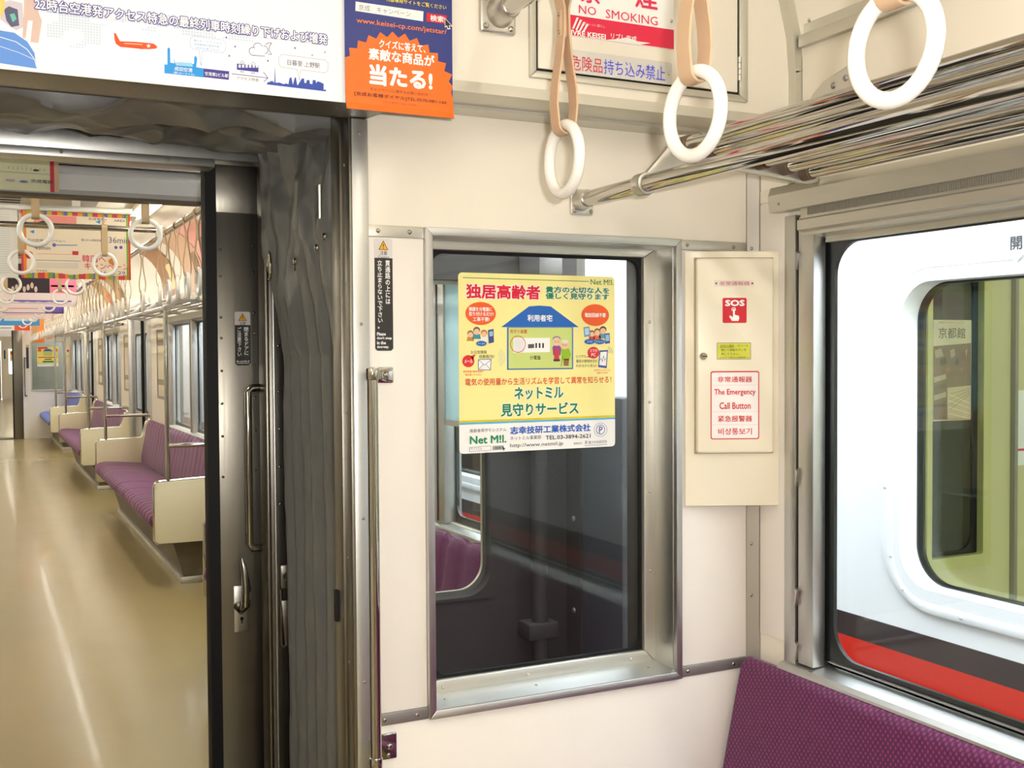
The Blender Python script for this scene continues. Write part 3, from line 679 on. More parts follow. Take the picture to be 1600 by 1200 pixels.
# speech bubbles, cloud, tram, skyline
def bubble(m, x0, y0, x1, y1, dy, tail, c):
    pts = [(x0+18, y0), (x1-18, y1), (x1, y1+18), (x1, y1+dy-18), (x1-18, y1+dy), (tail[0]+14, tail[1]), tail[2], (tail[0]-8, tail[1]-2), (x0+18, y0+dy), (x0, y0+dy-18), (x0, y0+18), (x0+18, y0)]
    ar.pline([m(*p) for p in pts], .6, c)
bubble(Q, 1188, 226, 1408, 250, 82, (1252, 316, (1256, 416)), (150, 160, 220)); bubble(Q2, 342, 340, 650, 376, 80, (465, 436, (472, 505)), (160, 150, 160))
for cx, cy, r, a0, a1 in ((182, 322, 27, 60, 300), (212, 298, 30, 20, 190), (250, 312, 26, -80, 100)): ar.pring(*Q2(cx, cy), r/4, r/4, .9, NV, .0006, n=14, a0=a0, a1=a1)
ar.pline([Q2(176, 346), Q2(256, 352)], .9, NV); ar.pring(*Q2(268, 304), 34/4, 36/4, .9, NV, .0006, n=14, a0=-105, a1=100) if 0 else ar.pline([Q2(258, 280), Q2(278, 268), Q2(298, 270), Q2(284, 288), Q2(282, 318), Q2(297, 340), Q2(275, 340)], .9, NV)
PP2([(80, 398), (215, 410), (215, 452), (80, 436)], NV); 
for x in (90, 112, 134, 156, 178, 198): PP2([(x, 404), (x+14, 405), (x+14, 424), (x, 423)], WHITE, .0008)
ar.pline([Q2(100, 392), Q2(114, 380), Q2(128, 393), Q2(114, 400), Q2(100, 392)], .5, NV); ar.pline([Q2(168, 400), Q2(182, 388), Q2(196, 401), Q2(182, 408), Q2(168, 400)], .5, NV)
for x in (106, 118, 176, 188): ar.pell(*Q2(x, 448+(x-106)*.12), 1.0, 1.0, NV, n=8)
ar.pline([Q2(48, 461), Q2(272, 488)], 1.0, NV); ar.pline([Q2(246, 452), Q2(274, 488), Q2(248, 512)], 1.0, NV)
PP2([(268, 528), (268, 518), (300, 505), (314, 518), (318, 405), (322, 518), (345, 516), (370, 526), (390, 522), (402, 528), (408, 490), (420, 482), (430, 530), (440, 490), (448, 480), (458, 536), (474, 510), (488, 490), (500, 492), (502, 520), (514, 518), (516, 500), (534, 502), (536, 524), (552, 526), (554, 500), (572, 502), (574, 520), (586, 508), (606, 516), (622, 524), (622, 562), (636, 560), (638, 572)], (44, 74, 172))
ar.build()
mb = MB()                                             # dotted world map
def land(x, y): return sin(x*.021+1.0)*cos(y*.03)+.6*sin(x*.009-y*.02+.5) > -.05
for i in range(74):
    for j in range(20):
        x = 300+i*18; y = 20+j*17+i*1.9
        if y < 0 or not land(x, y) or (j > 6 and x > 640) or (j > 15): continue
        c = fh.px(x/4, y/4); mb.add([fh.p(c[0]+.0018*cos(pi*k/3), c[1]+.0018*sin(pi*k/3), .0003) for k in range(6)], [tuple(range(6))])
mb.build('map_dots', ink((206, 219, 235)), hp, smooth=False, kind='stuff')
ptext(fh, '22時台空港発アクセス特急の最終列車時刻繰り下げおよび増発', 54, 6, 511.5, 62, 17.5, WHITE, hp, bold=.022, outline=NV, ow=.075, h=.0012)
TH = lambda st, x0, y0, x1, y1, hx, c, m=Q, **k: ptext(fh, st, *m(x0, y0), *m(x1, y1), hx/4, c, hp, **k)
TH('成田空港', 1090, 430, 1202, 440, 26, WHITE, bold=.01); TH('(第3ターミナル)', 1084, 456, 1214, 468, 17, WHITE, bold=0); TH('空港第2ビル駅', 1280, 462, 1426, 474, 24, WHITE, bold=.01)
TH('アクセス特急', 78, 488, 216, 502, 20, BLACK, Q2, bold=0); TH('日暮里·上野駅', 395, 390, 598, 412, 34, (90, 86, 120), Q2, bold=0)
for i, st in enumerate(('第3ターミナル2Fの', '鉄道乗車券自動券売機で', '切符を買えます!')): TH(st, 1208+i*6, 256+i*22, 1390-i*8, 272+i*22, 15, (110, 170, 226), bold=0)

# ================================================================== NAVY AND ORANGE POSTER
YN = 1.640
fn = Frame((0, YN, 0), (1, 0, 0), (0, 0, 1))
npo = thing('quiz_poster', (.61, YN, 1.778), 'navy poster with orange starburst hanging right of the white header poster', 'poster')
nu0, nu1, nv0 = .5165, .6965, 1.779
mb = MB(); N_ = 12                                     # paper with a slight curl at its lower edge
sec = [(YN, 2.16), (YN, 1.83), (YN-.0004, 1.806), (YN-.003, 1.789), (YN-.006, 1.778)]
mb.add([(nu0, y, z) for y, z in sec]+[(nu1, y, z) for y, z in sec]+[(nu0, y+.0008, z) for y, z in sec]+[(nu1, y+.0008, z) for y, z in sec],
       [(i, i+1, 6+i, 5+i) for i in range(4)]+[(10+i, 15+i, 16+i, 11+i) for i in range(4)])
mb.build('paper', ink((48, 58, 128)), npo)
ar = Art(fn, npo)
def curl(o):                                           # bend print onto the curled paper
    for v in o.data.vertices:
        z = v.co.z + WL[o.name][2]
        for (ya, za), (yb, zb) in zip(sec, sec[1:]):
            if zb <= z <= za: v.co.y += (ya+(yb-ya)*(za-z)/(za-zb))-YN
OG = (243, 112, 30)
cx, cy = 622, 148
pts = []
for k in range(32):
    a = pi*(1-k/31.0); r = (96 if k % 2 else 87)/1.0
    pts.append((cx-4+r*cos(a), cy-4-r*.98*sin(a)+(cos(a)*r*.11)))
uvs = [fn.px(*p) for p in pts]; uvs = [(min(max(u, nu0), nu1), v) for u, v in uvs]
zf = 1.8065
ar.poly(uvs+[(nu1, uvs[-1][1]), (nu1, zf), (nu0, zf), (nu0, uvs[0][1])], OG, .0005)
for za, zb_ in ((1.789, zf), (1.7783, 1.789)): ar.rect(nu0, nu1, za, zb_, OG, .0005)
ar.ppoly([Q2(822, 10), Q2(1246, 72), Q2(1243, 134), Q2(820, 68)], (244, 242, 240)); ar.ppoly([Q2(1266, 80), Q2(1392, 98), Q2(1390, 152), Q2(1264, 134)], (206, 32, 44))
ar.ppoly([Q2(1380, 118), Q2(1420, 162), Q2(1402, 160), Q2(1408, 178), Q2(1398, 178), Q2(1392, 160), Q2(1382, 166)], BLACK, .0012)
ar.ppoly([Q2(1376, 110), Q2(1430, 168), Q2(1408, 164), Q2(1414, 184), Q2(1396, 184), Q2(1390, 166), Q2(1380, 174)], WHITE, .001)
ar.build()
TN = lambda st, x0, y0, x1, y1, hx, c, **k: ptext(fn, st, *Q2(x0, y0), *Q2(x1, y1), hx/4, c, npo, **k)
TN('特設専用サイトをご覧ください', 1010, -2, 1388, 46, 28, (244, 226, 60), bold=.01)
TN('京成　キャンペーン', 840, 48, 1166, 88, 36, (130, 128, 132), bold=0); TN('検索', 1287, 112, 1372, 124, 40, WHITE, bold=.02)
TN('www.keisei-cp.com/jetstar/', 826, 128, 1390, 208, 42, (240, 130, 60), bold=.012)
TN('クイズに答えて、', 968, 270, 1258, 310, 54, WHITE, bold=.025); TN('素敵な商品が', 902, 336, 1314, 384, 74, WHITE, bold=.03); TN('当たる!', 906, 462, 1302, 508, 132, WHITE, bold=.045)
DK = (60, 40, 36)
TN('キャンペーンに関するお問い合わせ', 912, 552, 1272, 598, 20, DK, bold=0); TN('[京成お客様ダイヤル]TEL.0570-081-160', 812, 578, 1388, 652, 30, DK, bold=.012); TN('[年中無休 9:00~18:00]', 992, 640, 1196, 662, 16, (170, 80, 40), bold=0)
for ch in npo.children:
    if not ch.name.startswith('paper'): curl(ch)

# ================================================================== EMERGENCY CALL BOX across the corner
p0 = np.array([1.241, 1.772, 0]); uu = np.array([.171, -.075, 0]); BW = float(np.linalg.norm(uu)); uu /= BW
fb = Frame(p0, uu, (0, 0, 1))                          # front face of the case
eb = thing('emergency_call_box', (1.33, 1.74, 1.096), 'cream emergency call box with red SOS label in the corner', 'call box')
def slab(fr, u0, u1, v0, v1, h0, h1, name, m, parent, bev, seg=3):
    mb = MB(); P = [fr.p(u, v, h) for h in (h0, h1) for u, v in ((u0, v0), (u1, v0), (u1, v1), (u0, v1))]
    mb.add(P, [(0, 3, 2, 1), (4, 5, 6, 7), (0, 1, 5, 4), (1, 2, 6, 5), (2, 3, 7, 6), (3, 0, 4, 7)])
    return mb.build(name, m, parent, bevel=bev, seg=seg)
a_, b_ = p0, p0+BW*uu
mb = MB(); fpoly = [(a_[0], a_[1]), (b_[0], b_[1]), (XR-.004, b_[1]+.004), (XR-.004, YE-.006), (a_[0]+.004, YE-.006)]
mb.prism(fpoly, 'z', 1.096, 1.596); mb.build('case', cream_box, eb, bevel=.007, seg=4)
fd = Frame(p0+fb.N*.015, uu, (0, 0, 1))
slab(fb, .0205, .1725, 1.2015, 1.5815, .0, .015, 'door', cream_box, eb, .005)
slab(fb, .0185, .1745, 1.1995, 1.5835, -.001, .0015, 'door_gasket', mat('tan_gasket', (170, 158, 126), .6), eb, 0)
q6 = lambda x, y: (1040+x/2.608, 360+y/2.608)
kx = fd.px(*q6(153, 513)); kc = fd.p(kx[0], kx[1], 0); kn = fd.N
kb = MB().tube([kc, kc+kn*.004, kc+kn*.0085, kc+kn*.010], [.0075, .0072, .0068, .0055], 20).build('knob', chrome, eb)
MB().add([kc+kn*.0102+uu*x*.0055+np.array([0, 0, z]) for x, z in ((-1, -.0007), (1, -.0007), (1, .0007), (-1, .0007))], [(0, 1, 2, 3)]).build('knob_slot', dark_gap, kb, smooth=False)
ar = Art(fd, eb); RDD = (206, 34, 44)
P6 = lambda pts, c, h=.0006: ar.ppoly([q6(*p) for p in pts], c, h)
def R6(x0, y0, x1, y1, c, h=.0006, r=.002):
    a = fd.px(*q6(x0, y0)); b = fd.px(*q6(x1, y1)); ar.poly(rr_poly(a[0], b[0], b[1], a[1], r), c, h)
R6(198, 203, 360, 229, (232, 218, 206), .0005, .001)
R6(232, 275, 330, 377, RDD, .0006, .003)
R6(208, 457, 348, 526, (180, 172, 140), .0004, .001); R6(212, 461, 344, 522, (226, 222, 70), .0006, .0005)
R6(183, 574, 381, 850, RDD, .0005, .004); R6(187, 579, 377, 846, (243, 236, 232), .0007, .003)
for y in (630, 738, 791): ar.pline([q6(188, y+1), q6(376, y)], .4, (226, 190, 190), .0009)
P6([(274, 320), (281, 320), (282, 344), (298, 348), (300, 356), (296, 369), (270, 369), (259, 352), (262, 346), (274, 354)], WHITE, .0009); ar.pring(*q6(277, 322), 3.4, 3.4, 1, WHITE, .0009, n=14, a0=-50, a1=230)
ar.pline([q6(220, 477), q6(275, 476)], .8, (120, 110, 30), .0009)
for x in (206, 353): ar.pell(*q6(x, 216), 1.6, 1.8, (120, 96, 90), .0009, n=8)
ar.build()
T6 = lambda st, x0, x1, y, hx, c, **k: ptext(fd, st, *q6(x0, y), *q6(x1, y), hx/2.608, c, eb, **k)
T6('SOS', 242, 322, 296, 26, WHITE, bold=.045, h=.001); T6('非常通報器', 219, 342, 216, 16, (190, 84, 92), bold=0)
T6('非常通報器', 211, 352, 607, 24, RDD, bold=.012); T6('The Emergency', 198, 366, 661, 30, RDD, bold=.02); T6('Call Button', 219, 346, 714, 28, RDD, bold=.02); T6('紧急报警器', 213, 352, 767, 25, RDD, bold=.012); T6('비상통보기', 214, 351, 819, 27, RDD, bold=.012)
LC = (84, 78, 20)
T6('非常の場合、カバーを', 222, 336, 470, 9, LC, bold=0, h=.0012); T6('開けて通報ボタンを', 226, 328, 487, 11, LC, bold=0); T6('押して下さい。', 226, 300, 504, 11, LC, bold=0); T6('お急ぎの場合は乗務員へ', 220, 336, 518, 6, LC, bold=0)
slab(fd, fd.px(*q6(212, 490))[0], fd.px(*q6(344, 490))[0], fd.px(*q6(270, 521))[1], fd.px(*q6(270, 462))[1], .0013, .0022, 'display_cover', glass, eb, 0)

# ================================================================== LUGGAGE RACK
rk = thing('luggage_rack', (1.2, .9, 1.66), 'polished tube luggage rack above the side window', 'rack')
YRb = -3.0
RXZ = [(1.010, 1.682, .0145), (1.086, 1.752, .0115), (1.140, 1.746, .0112), (1.196, 1.740, .0112), (1.250, 1.735, .0112), (1.304, 1.729, .0112), (1.352, 1.722, .0112)]
for i, (x, z, r_) in enumerate(RXZ):
    y1 = YE-.012 if i == 0 else 1.575
    MB().cyl((x, YRb, z), (x, y1, z), r_, 24).build('tube', chrome, rk)
def rack_bracket(y, th, parent, first=False):
    poly = [(1.010-.020, 1.676), (1.004, 1.664), (1.022, 1.664), (1.050, 1.690), (1.095, 1.718), (1.22, 1.716), (1.36, 1.703), (1.385, 1.708), (1.39, 1.730), (1.372, 1.735), (1.16, 1.762), (1.100, 1.772), (1.078, 1.770), (1.060, 1.750)]
    o = MB().prism(poly, 'y', y-th/2, y+th/2).build('bracket', castal, parent, bevel=.002)
    MB().cyl((1.010, y-.014, 1.682), (1.010, y+.014, 1.682), .019, 20).build('collar', castal, o, bevel=.003)
    return o
bk = rack_bracket(1.562, .012, rk)
for x, z, r_ in RXZ[1:]:
    MB().cyl((x, 1.535, z), (x, 1.556, z), r_+.003, 16).build('ferrule', mat('brown_ferrule', (96, 78, 62), .5), bk)
rack_bracket(.35, .012, rk); rack_bracket(-.9, .012, rk)
fg = MB().box(.988, 1.036, YE-.008, YE-.001, 1.655, 1.703).build('flange', castal, rk, bevel=.004)
MB().tube([(1.010, YE-.006, 1.682), (1.010, YE-.016, 1.682), (1.010, YE-.034, 1.682)], [.021, .0185, .0172], 20).build('flange_socket', castal, fg)
for dx, dz in ((-.016, -.019), (.019, -.019), (-.016, .013), (.019, .013)): screw((1.012+dx, YE-.008, 1.681+dz), '-y', fg, r=.004)
ft = MB().prism([(1.462, 1.735), (1.470, 1.752), (1.480, 1.766), (1.515, 1.770), (1.575, 1.770), (1.592, 1.756), (1.595, 1.735)], 'x', XR-.014, XR-.003).build('wall_foot', castal, rk, bevel=.003)
# wall foot seen above the top tube
f2 = thing('rack_foot', (XR-.01, 1.54, 1.85), None, None, parent=rk)
o = MB().prism([(1.475, 1.835), (1.478, 1.897), (1.490, 1.908), (1.555, 1.893), (1.585, 1.875), (1.610, 1.835)], 'x', XR-.022, XR-.002).build('foot_casting', castal, f2, bevel=.004)
for y, z in ((1.497, 1.885), (1.528, 1.878)): screw((XR-.022, y, z), '-x', o, r=.006, m=alu_dark)

# ================================================================== STRAP BAR and hanging straps
SX, SZ = .785, 1.962
sb = thing('strap_bar', (SX, .5, SZ), 'chrome strap bar running from the flange above the window', 'rail')
MB().cyl((SX, YRb, SZ), (SX, YU-.012, SZ), .0145, 24).build('bar', chrome, sb)
fg = MB().box(SX-.036, SX+.030, YU-.010, YU+.001, SZ-.034, SZ+.032).build('flange', castal, sb, bevel=.005, seg=3)
MB().tube([(SX, YU-.008, SZ), (SX, YU-.020, SZ), (SX, YU-.048, SZ), (SX, YU-.052, SZ)], [.026, .021, .019, .0165], 24).build('socket', castal, fg)
for dx in (-.026, .020):
    for dz in (-.024, .022): screw((SX+dx, YU-.010, SZ+dz), '-y', fg, r=.0055)
hg = MB().prism([(SX-.014, SZ-.006), (SX, SZ-.022), (SX+.014, SZ-.006), (SX+.016, CZ), (SX-.016, CZ)], 'y', 1.49, 1.502).build('hanger_plate', castal, sb, bevel=.002)
screw((SX-.006, 1.488, SZ-.006), '-y', hg, r=.004)

def strap_hanger(label, loc, twist=0, group=None, drop=.2235, swap=False, lod=1, m_strap=None):
    """ring axis along X (bar along Y); drop = bar centre to ring top"""
    t = thing('strap_hanger', (0, 0, 0), label, 'hand strap', group)
    n = 40 if lod else 20
    R_, r_ = .0503, .0086
    zr = -drop-R_
    MB().tube([(0, R_*cos(2*pi*k/n), zr+R_*sin(2*pi*k/n)) for k in range(n)], r_, 14 if lod else 7, closed=True).build('ring', ringm, t)
    pts = []
    bot = -drop
    for k in range(9 if lod else 5):
        a = pi+pi*k/(8 if lod else 4); pts.append((.0135*cos(a), 0, bot+.0135*sin(a)))
    up = [(.0165, bot+.03), (.0150, bot+.055), (.0085, bot+.095), (.0040, bot+.135), (.0035, bot+.17)]
    right = [(x, 0, z) for x, z in up if z < -.03]; left = [(-x, 0, z) for x, z in up[::-1] if z < -.03]
    top = [(.017*cos(a), 0, .017*sin(a)) for a in [radians(-35+250*k/8) for k in range(9)]]
    loop = pts + right + top + left
    MB().ribbon(loop, (0, .0125, 0), .003, closed=True).build('strap', m_strap or strapm, t)
    if lod:
        mb = MB(); zc = bot+.150
        mb.box(-.0072, .0072, -.0062, .0062, zc-.021, zc+.021); b = mb.build('clasp', strapm, t, bevel=.004, seg=3)
        for dz in (-.013, .013): screw((-.0074, 0, zc+dz), '-x', b, r=.003)
    t.location = loc; t.rotation_euler = (0, 0, twist)
    return t
SL = ('white ring hand strap nearest the end wall, beside the dangerous goods sign', 'white ring hand strap in the middle, overlapping the luggage rack bracket', 'largest white ring hand strap, nearest and rightmost in front of the rack')
s1 = strap_hanger(SL[0], (SX+.006, 1.439, SZ), radians(-2))
s2 = dup(s1, (SX, 1.100, SZ), SL[1], rz=radians(2)); s3 = dup(s1, (SX, .778, SZ), SL[2], rz=radians(0))
GH = 'hand straps above us in our car'
for o in (s1, s2, s3): o['group'] = GH

# ================================================================== BENCH below the side window
bench = thing('bench_seat', (1.15, .6, 0), 'purple patterned bench seat below our side window', 'bench')
def bench_back(y0, y1, m, parent):
    prof = [(1.404, .40), (1.404, .778), (1.392, .786), (1.380, .782), (1.368, .768), (1.352, .70), (1.330, .60), (1.308, .50), (1.300, .42)]
    mb = MB(); mb.prism(prof, 'y', y0, y1); return mb.build('backrest', m, parent, bevel=.010, seg=3, ang=50)
bench_back(-.6, 1.764, purple, bench)
MB().prism([(1.36, .40), (1.30, .44), (1.00, .455), (.925, .445), (.90, .41), (.905, .37), (.95, .35), (1.36, .35)], 'y', -.6, 1.764).build('seat', purple, bench, bevel=.012, seg=3, ang=50)
MB().prism([(1.40, 0), (1.09, 0), (1.02, .35), (1.40, .35)], 'y', -.6, 1.764).build('kick_panel', kick, bench)

# ================================================================== CEILING LAMPS
def lamp(y, x, label, group, ln=1.18):
    t = thing('ceiling_lamp', (x, y, CZ-.07), label, 'lamp', group)
    MB().box(x-.06, x+.06, y-ln/2-.02, y+ln/2+.02, CZ-.035, CZ).build('housing', ceilm, t, bevel=.004)
    MB().cyl((x, y-ln/2, CZ-.062), (x, y+ln/2, CZ-.062), .0165, 12).build('tube', tubem, t)
    for s_ in (-1, 1): MB().box(x-.012, x+.012, y+s_*ln/2-.012, y+s_*ln/2+.012, CZ-.075, CZ-.03).build('socket', white_lam, t)
    return t
LG = 'fluorescent lamps of our car'
for k in range(4):
    for x in (XC-.70, XC+.70): lamp(.35-k*1.5, x, 'bare fluorescent ceiling lamp of our own car', LG)

# ================================================================== GANGWAY between the cars
YF = 2.60                                              # frame of the next car
gw = thing('gangway_bellows', (XC, 2.2, 0), 'grey wrinkled gangway bellows cloth lining the doorway between the cars', 'bellows')
from mathutils import noise as mnoise
def nz(x, y, z=0.0, o=3):
    return mnoise.fractal(Vector((x, y, z)), .9, 2.1, o)
def ridge(t):                                          # soft pleat: rounded crest, sharp valley
    t = t-math.floor(t); return 1-abs(2*t-1)**1.6
def crumple(x, y, s_=0.0):                             # bowls that meet in sharp creases, like slack coated cloth
    d = mnoise.voronoi(Vector((x+.35*nz(x*.8, y*.8, s_), y+.35*nz(x*.8+9, y*.8, s_), s_)))[0]
    return d[0]
def bell_side(u, v):
    y = 1.862+(YF-1.862)*u; z = 1.93*v; x = DR+.004+.040*min(1, u/.035)+.062*u
    top = min(1.0, max(0.0, (z-1.40)/.40)); k = 1-top
    wob = .22*nz(z*1.1, 3.3)+.07*nz(z*3.1, 8.7)+.25*top*nz(z*4, u*2)
    pl = ridge((u**1.15)*6.2+wob)
    dx = -.021*pl*(.30+.70*k)
    sl = z-1.9                                         # folds fall slanting from the corner
    c1 = crumple(u*2.3+sl*3.0, z*3.4-u*2.2, 1.0); c2 = crumple(u*4.6-sl*2.4, z*6.0+u*2.5, 4.0)
    dx -= top**.7*(.075*(c1-.06)+.034*(c2-.1))
    dx -= k*.009*crumple(u*3.5, z*1.6, 7.0)
    dx += .003*nz(u*9, z*7, 2.0)
    e = min(1, u/.045, (1-u)/.05); return (x+dx*max(0, e), y, z)
MB().grid(bell_side, 150, 420).build('side_curtain', bellowm, gw, ang=80)
def bell_top(u, v):
    y = 1.862+(YF-1.862)*u; x = XC+(.64-XC)*2*v-(.64-XC); z0 = 1.842+.075*u
    c1 = crumple(x*3.4+u*.6, u*2.2-x*1.1, 2.0); c2 = crumple(x*6.5, u*4.0+x*2.0, 5.0)
    rt = max(0.0, (x-.30)/.34)
    dz = .026-.092*c1*(1-.45*u)-.042*c2-.030*rt*rt*sin(pi*min(1, u*1.1))
    e = min(1, u/.02, (1-u)/.06); return (x, y, z0+dz*max(0, e))
MB().grid(bell_top, 130, 260).build('top_curtain', bellowm, gw, ang=80)
def bell_left(u, v):
    p = bell_side(u, v); return (2*XC-p[0], p[1], p[2])
MB().grid(bell_left, 40, 90).build('side_curtain', bellowm, gw, ang=80)
def bell_at(y, z): return bell_side((y-1.862)/(YF-1.862), z/1.93)
for y, z in ((2.30, 1.585), (2.21, 1.59), (2.02, 1.60), (1.93, 1.612)):
    p = bell_at(y, z); screw((p[0]-.003, y, z), '-x', gw, r=.008)
p = bell_at(2.45, 1.60)
MB().tube([(p[0]-.012, 2.47+.012*cos(a), 1.60+.030*sin(a)) for a in [2*pi*k/16 for k in range(13)]], .0035, 8).build('snap_hook', chrome, gw)
p = bell_at(1.92, 1.67); MB().cyl((p[0]-.01, 1.90, 1.64), (p[0]-.01, 1.90, 1.70), .004, 8).build('hanging_clip', castal, gw)
MB().box(DL-.1, DR+.12, 1.95, 2.66, -.05, -.008).build('floor', mat('gangway_plate', (130, 124, 112), .45, .7, var=.06, scale=20), kind='structure')
MB().box(DL-.12, DR+.14, 1.955, 2.615, 1.96, 1.985).build('gangway_roof', black, gw)
MB().box(.70, .712, 1.955, 2.615, -.05, 1.96).build('outer_cover', black, gw); MB().box(2*XC-.712, 2*XC-.70, 1.955, 2.615, -.05, 1.96).build('outer_cover', black, gw)

# frame and lintel of the next car's gangway
fr = MB().box(.612, .622, 2.588, 2.66, 0, 1.90).build('trim_18', steel_door, kind='structure', bevel=.003)
MB().box(.630, .636, YF-.010, YF, 0, 1.90).build('frame_rib', steel, fr, bevel=.002); MB().box(.622, .660, YF-.004, 2.66, 0, 1.90).build('frame_flange', steel_door, fr, bevel=.002)
for z in (1.52, 1.42, 1.31, 1.22, 1.13, 1.04): screw((.645, YF-.004, z), '-y', fr, r=.004)
lt = MB().box(2*XC-.64, .640, YF-.004, 2.66, 1.853, 1.90).build('trim_19', steel, kind='structure', bevel=.002)
ls = MB().box(2*XC-.62, .500, YF-.012, 2.66, 1.834, 1.853).build('trim_20', steel_h, kind='structure', bevel=.002)
for x in (.17, .395): screw((x, YF-.012, 1.845), '-y', ls, r=.004, m=alu_dark)
# latch keeper on the frame
lk = thing('door_latch', (.645, YF, .72), 'small steel door latch on the far gangway frame beside the bellows', 'latch')
MB().box(.640, .674, YF-.016, YF-.005, .835, .895).build('plate', steel_door, lk, bevel=.006)
MB().tube([(.656, YF-.016, .868), (.656, YF-.024, .868), (.656, YF-.027, .868)], [.011, .011, .008], 16).build('stud', chrome, lk)
MB().tube([(.642, YF-.010, .835), (.642, YF-.010, .70), (.645, YF-.010, .695), (.660, YF-.010, .70)], .005, 10).build('pull', steel_door, lk)
MB().prism([(.640, .81), (.668, .81), (.668, .70), (.648, .70)], 'y', YF-.022, YF-.010).build('hook', steel_door, lk, bevel=.003)

# sliding gangway door, pushed most of the way open
YD = 2.705
sd = thing('gangway_sliding_door', (.72, YD, .01), 'dull stainless sliding door with black rubber edge standing half open', 'door')
MB().box(.522, .69, YD, YD+.034, .01, 1.865).build('leaf', steel_door, sd, bevel=.002)
MB().prism([(.497, YD-.002), (.523, YD-.004), (.523, YD+.038), (.497, YD+.036), (.491, YD+.017)], 'z', .01, 1.862).build('edge_rubber', black, sd)
for z in (1.655, 1.59, 1.49, 1.44, 1.36, 1.28, 1.20, 1.10):
    for x in (.532, .612): screw((x, YD, z+(.012 if x > .6 else 0)), '-y', sd, r=.0035)
MB().box(.522, .68, YD-.003, YD, 1.745, 1.865).build('upper_plate', steel_door, sd, bevel=.001)
hb = MB().tube([(.632, YD-.006, 1.322), (.632, YD-.045, 1.320), (.590, YD-.055, 1.318), (.582, YD-.056, 1.308), (.582, YD-.056, .94), (.590, YD-.055, .930), (.632, YD-.045, .928), (.632, YD-.006, .926)], .0095, 14).build('bar_handle', chrome, sd)
for z in (1.322, .926):
    pl = MB().box(.622, .642, YD-.008, YD, z-.045, z+.045).build('handle_plate', steel, hb, bevel=.004)
    for dz in (-.033, .033): screw((.632, YD-.008, z+dz), '-y', pl, r=.005)
lv = MB().box(.553, .588, YD-.004, YD, .715, .830).build('lock_plate', castal, sd, bevel=.003)
MB().tube([(.564, YD-.004, .780), (.566, YD-.030, .776), (.572, YD-.046, .790), (.574, YD-.048, .83), (.570, YD-.046, .88), (.566, YD-.043, .905)], [.012, .011, .012, .012, .009, .005], 14).build('lever', chrome, lv)
MB().cyl((.572, YD-.0055, .748), (.572, YD-.003, .748), .0045, 10).build('keyhole', black, lv); MB().box(.5705, .5735, YD-.0055, YD-.003, .736, .747).build('keyhole', black, lv)
fdoor = Frame((0, YD-.0015, 0), (1, 0, 0), (0, 0, 1))
u0 = fdoor.px(367, 530)[0]; u1 = fdoor.px(391.5, 530)[0]; z1 = fdoor.px(378, 487)[1]; z0 = fdoor.px(378, 571)[1]
caution_sticker(fdoor, u0, u1, z0, z1, 'caution_sticker', 'small black caution sticker on the stainless sliding door', (('ご注意下さい', .04, .58), ('閉まるドアに', .04, .56)), ('Be careful of', 'closing door'), (.588, YD, z0), head=.108)

# end of the next car, outer side, seen through our end window
mb = MB(); A, B = 2.62, 2.785; OWX0, OWX1, OWZ0, OWZ1 = .715, 1.214, .755, 1.60
for x0, x1, z0, z1 in ((.640, OWX0, -.3, 2.4), (OWX1, 1.50, -.3, 2.4), (OWX0, OWX1, -.3, OWZ0), (OWX0, OWX1, OWZ1, 2.4), (2*XC-1.5, 2*XC-.64, -.3, 2.4), (2*XC-.64, .64, 1.90, 2.4)):
    mb.box(x0, x1, A, A+.04, z0, z1)
for x0, x1, z0, z1 in ((.64, .70, 0, CZ), (1.34, XR, 0, CZ), (.70, 1.34, 0, .735), (.70, 1.34, 1.66, CZ), (2*XC-1.416, 2*XC-.64, 0, CZ), (2*XC-.64, .64, 1.90, CZ)):
    mb.box(x0, x1, B-.018, B, z0, z1)
we2 = mb.build('wall_front', underm, kind='structure')
MB().prism([(A+.05, .750), (A+.05, .758), (B, .742), (B, .734)], 'x', .70, 1.34).build('window_ledge', steel_h, we2)
MB().rrframe((OWX0-.004, OWX1+.004, OWZ0-.004, OWZ1+.004), (OWX0+.012, OWX1-.002, OWZ0+.004, OWZ1-.01), .004, .075, 'y', A-.004, A+.03, 8).build('window_collar', underm, we2)
MB().rrframe((OWX0-.004, OWX1+.004, OWZ0-.004, OWZ1+.004), (OWX0+.022, OWX1-.012, OWZ0+.016, OWZ1-.02), .004, .070, 'y', A+.03, A+.042, 8).build('gasket', alu, we2)
MB().box(OWX0, OWX1, A+.030, A+.035, OWZ0, OWZ1).build('pane', glass, we2, smooth=False)

pp = thing('drain_pipe', (1.335, 2.58, 0), 'dark vertical pipe with clamp on the end of the next car, behind window', 'pipe')
MB().cyl((1.335, 2.575, -.2), (1.335, 2.575, 1.65), .022, 14).build('pipe', underm, pp)
for z in (.66, 1.2): MB().box(1.29, 1.38, 2.548, 2.62, z-.022, z+.022).build('clamp', underm, pp, bevel=.006)
MB().box(1.30, 1.37, 2.50, 2.62, 1.60, 1.68).build('head_box', alu_dark, pp, bevel=.006)
for k, (x, y0, y1) in enumerate(((1.43, 1.955, 2.26), (1.46, 2.34, 2.615))):
    o = thing('corner_fin', (x, (y0+y1)/2, -.2), ('dark rubber fin on our car between the cars', 'dark rubber fin on the next car beyond the end window glass')[k], 'fall guard')
    MB().box(x-.012, x+.03, y0, y1, -.2, 1.285).build('rubber_sheet', finm, o, bevel=.008)
    MB().box(x-.020, x-.012, y0+(0 if k == 0 else .20), y1-(.22 if k == 0 else 0), -.1, 1.24).build('clamp_strip', underm, o)
    for z in (.2, .45, .7, .95, 1.18): screw((x-.020, (y0+.04) if k == 0 else (y1-.04), z), '-x', o, r=.008, m=alu_dark)

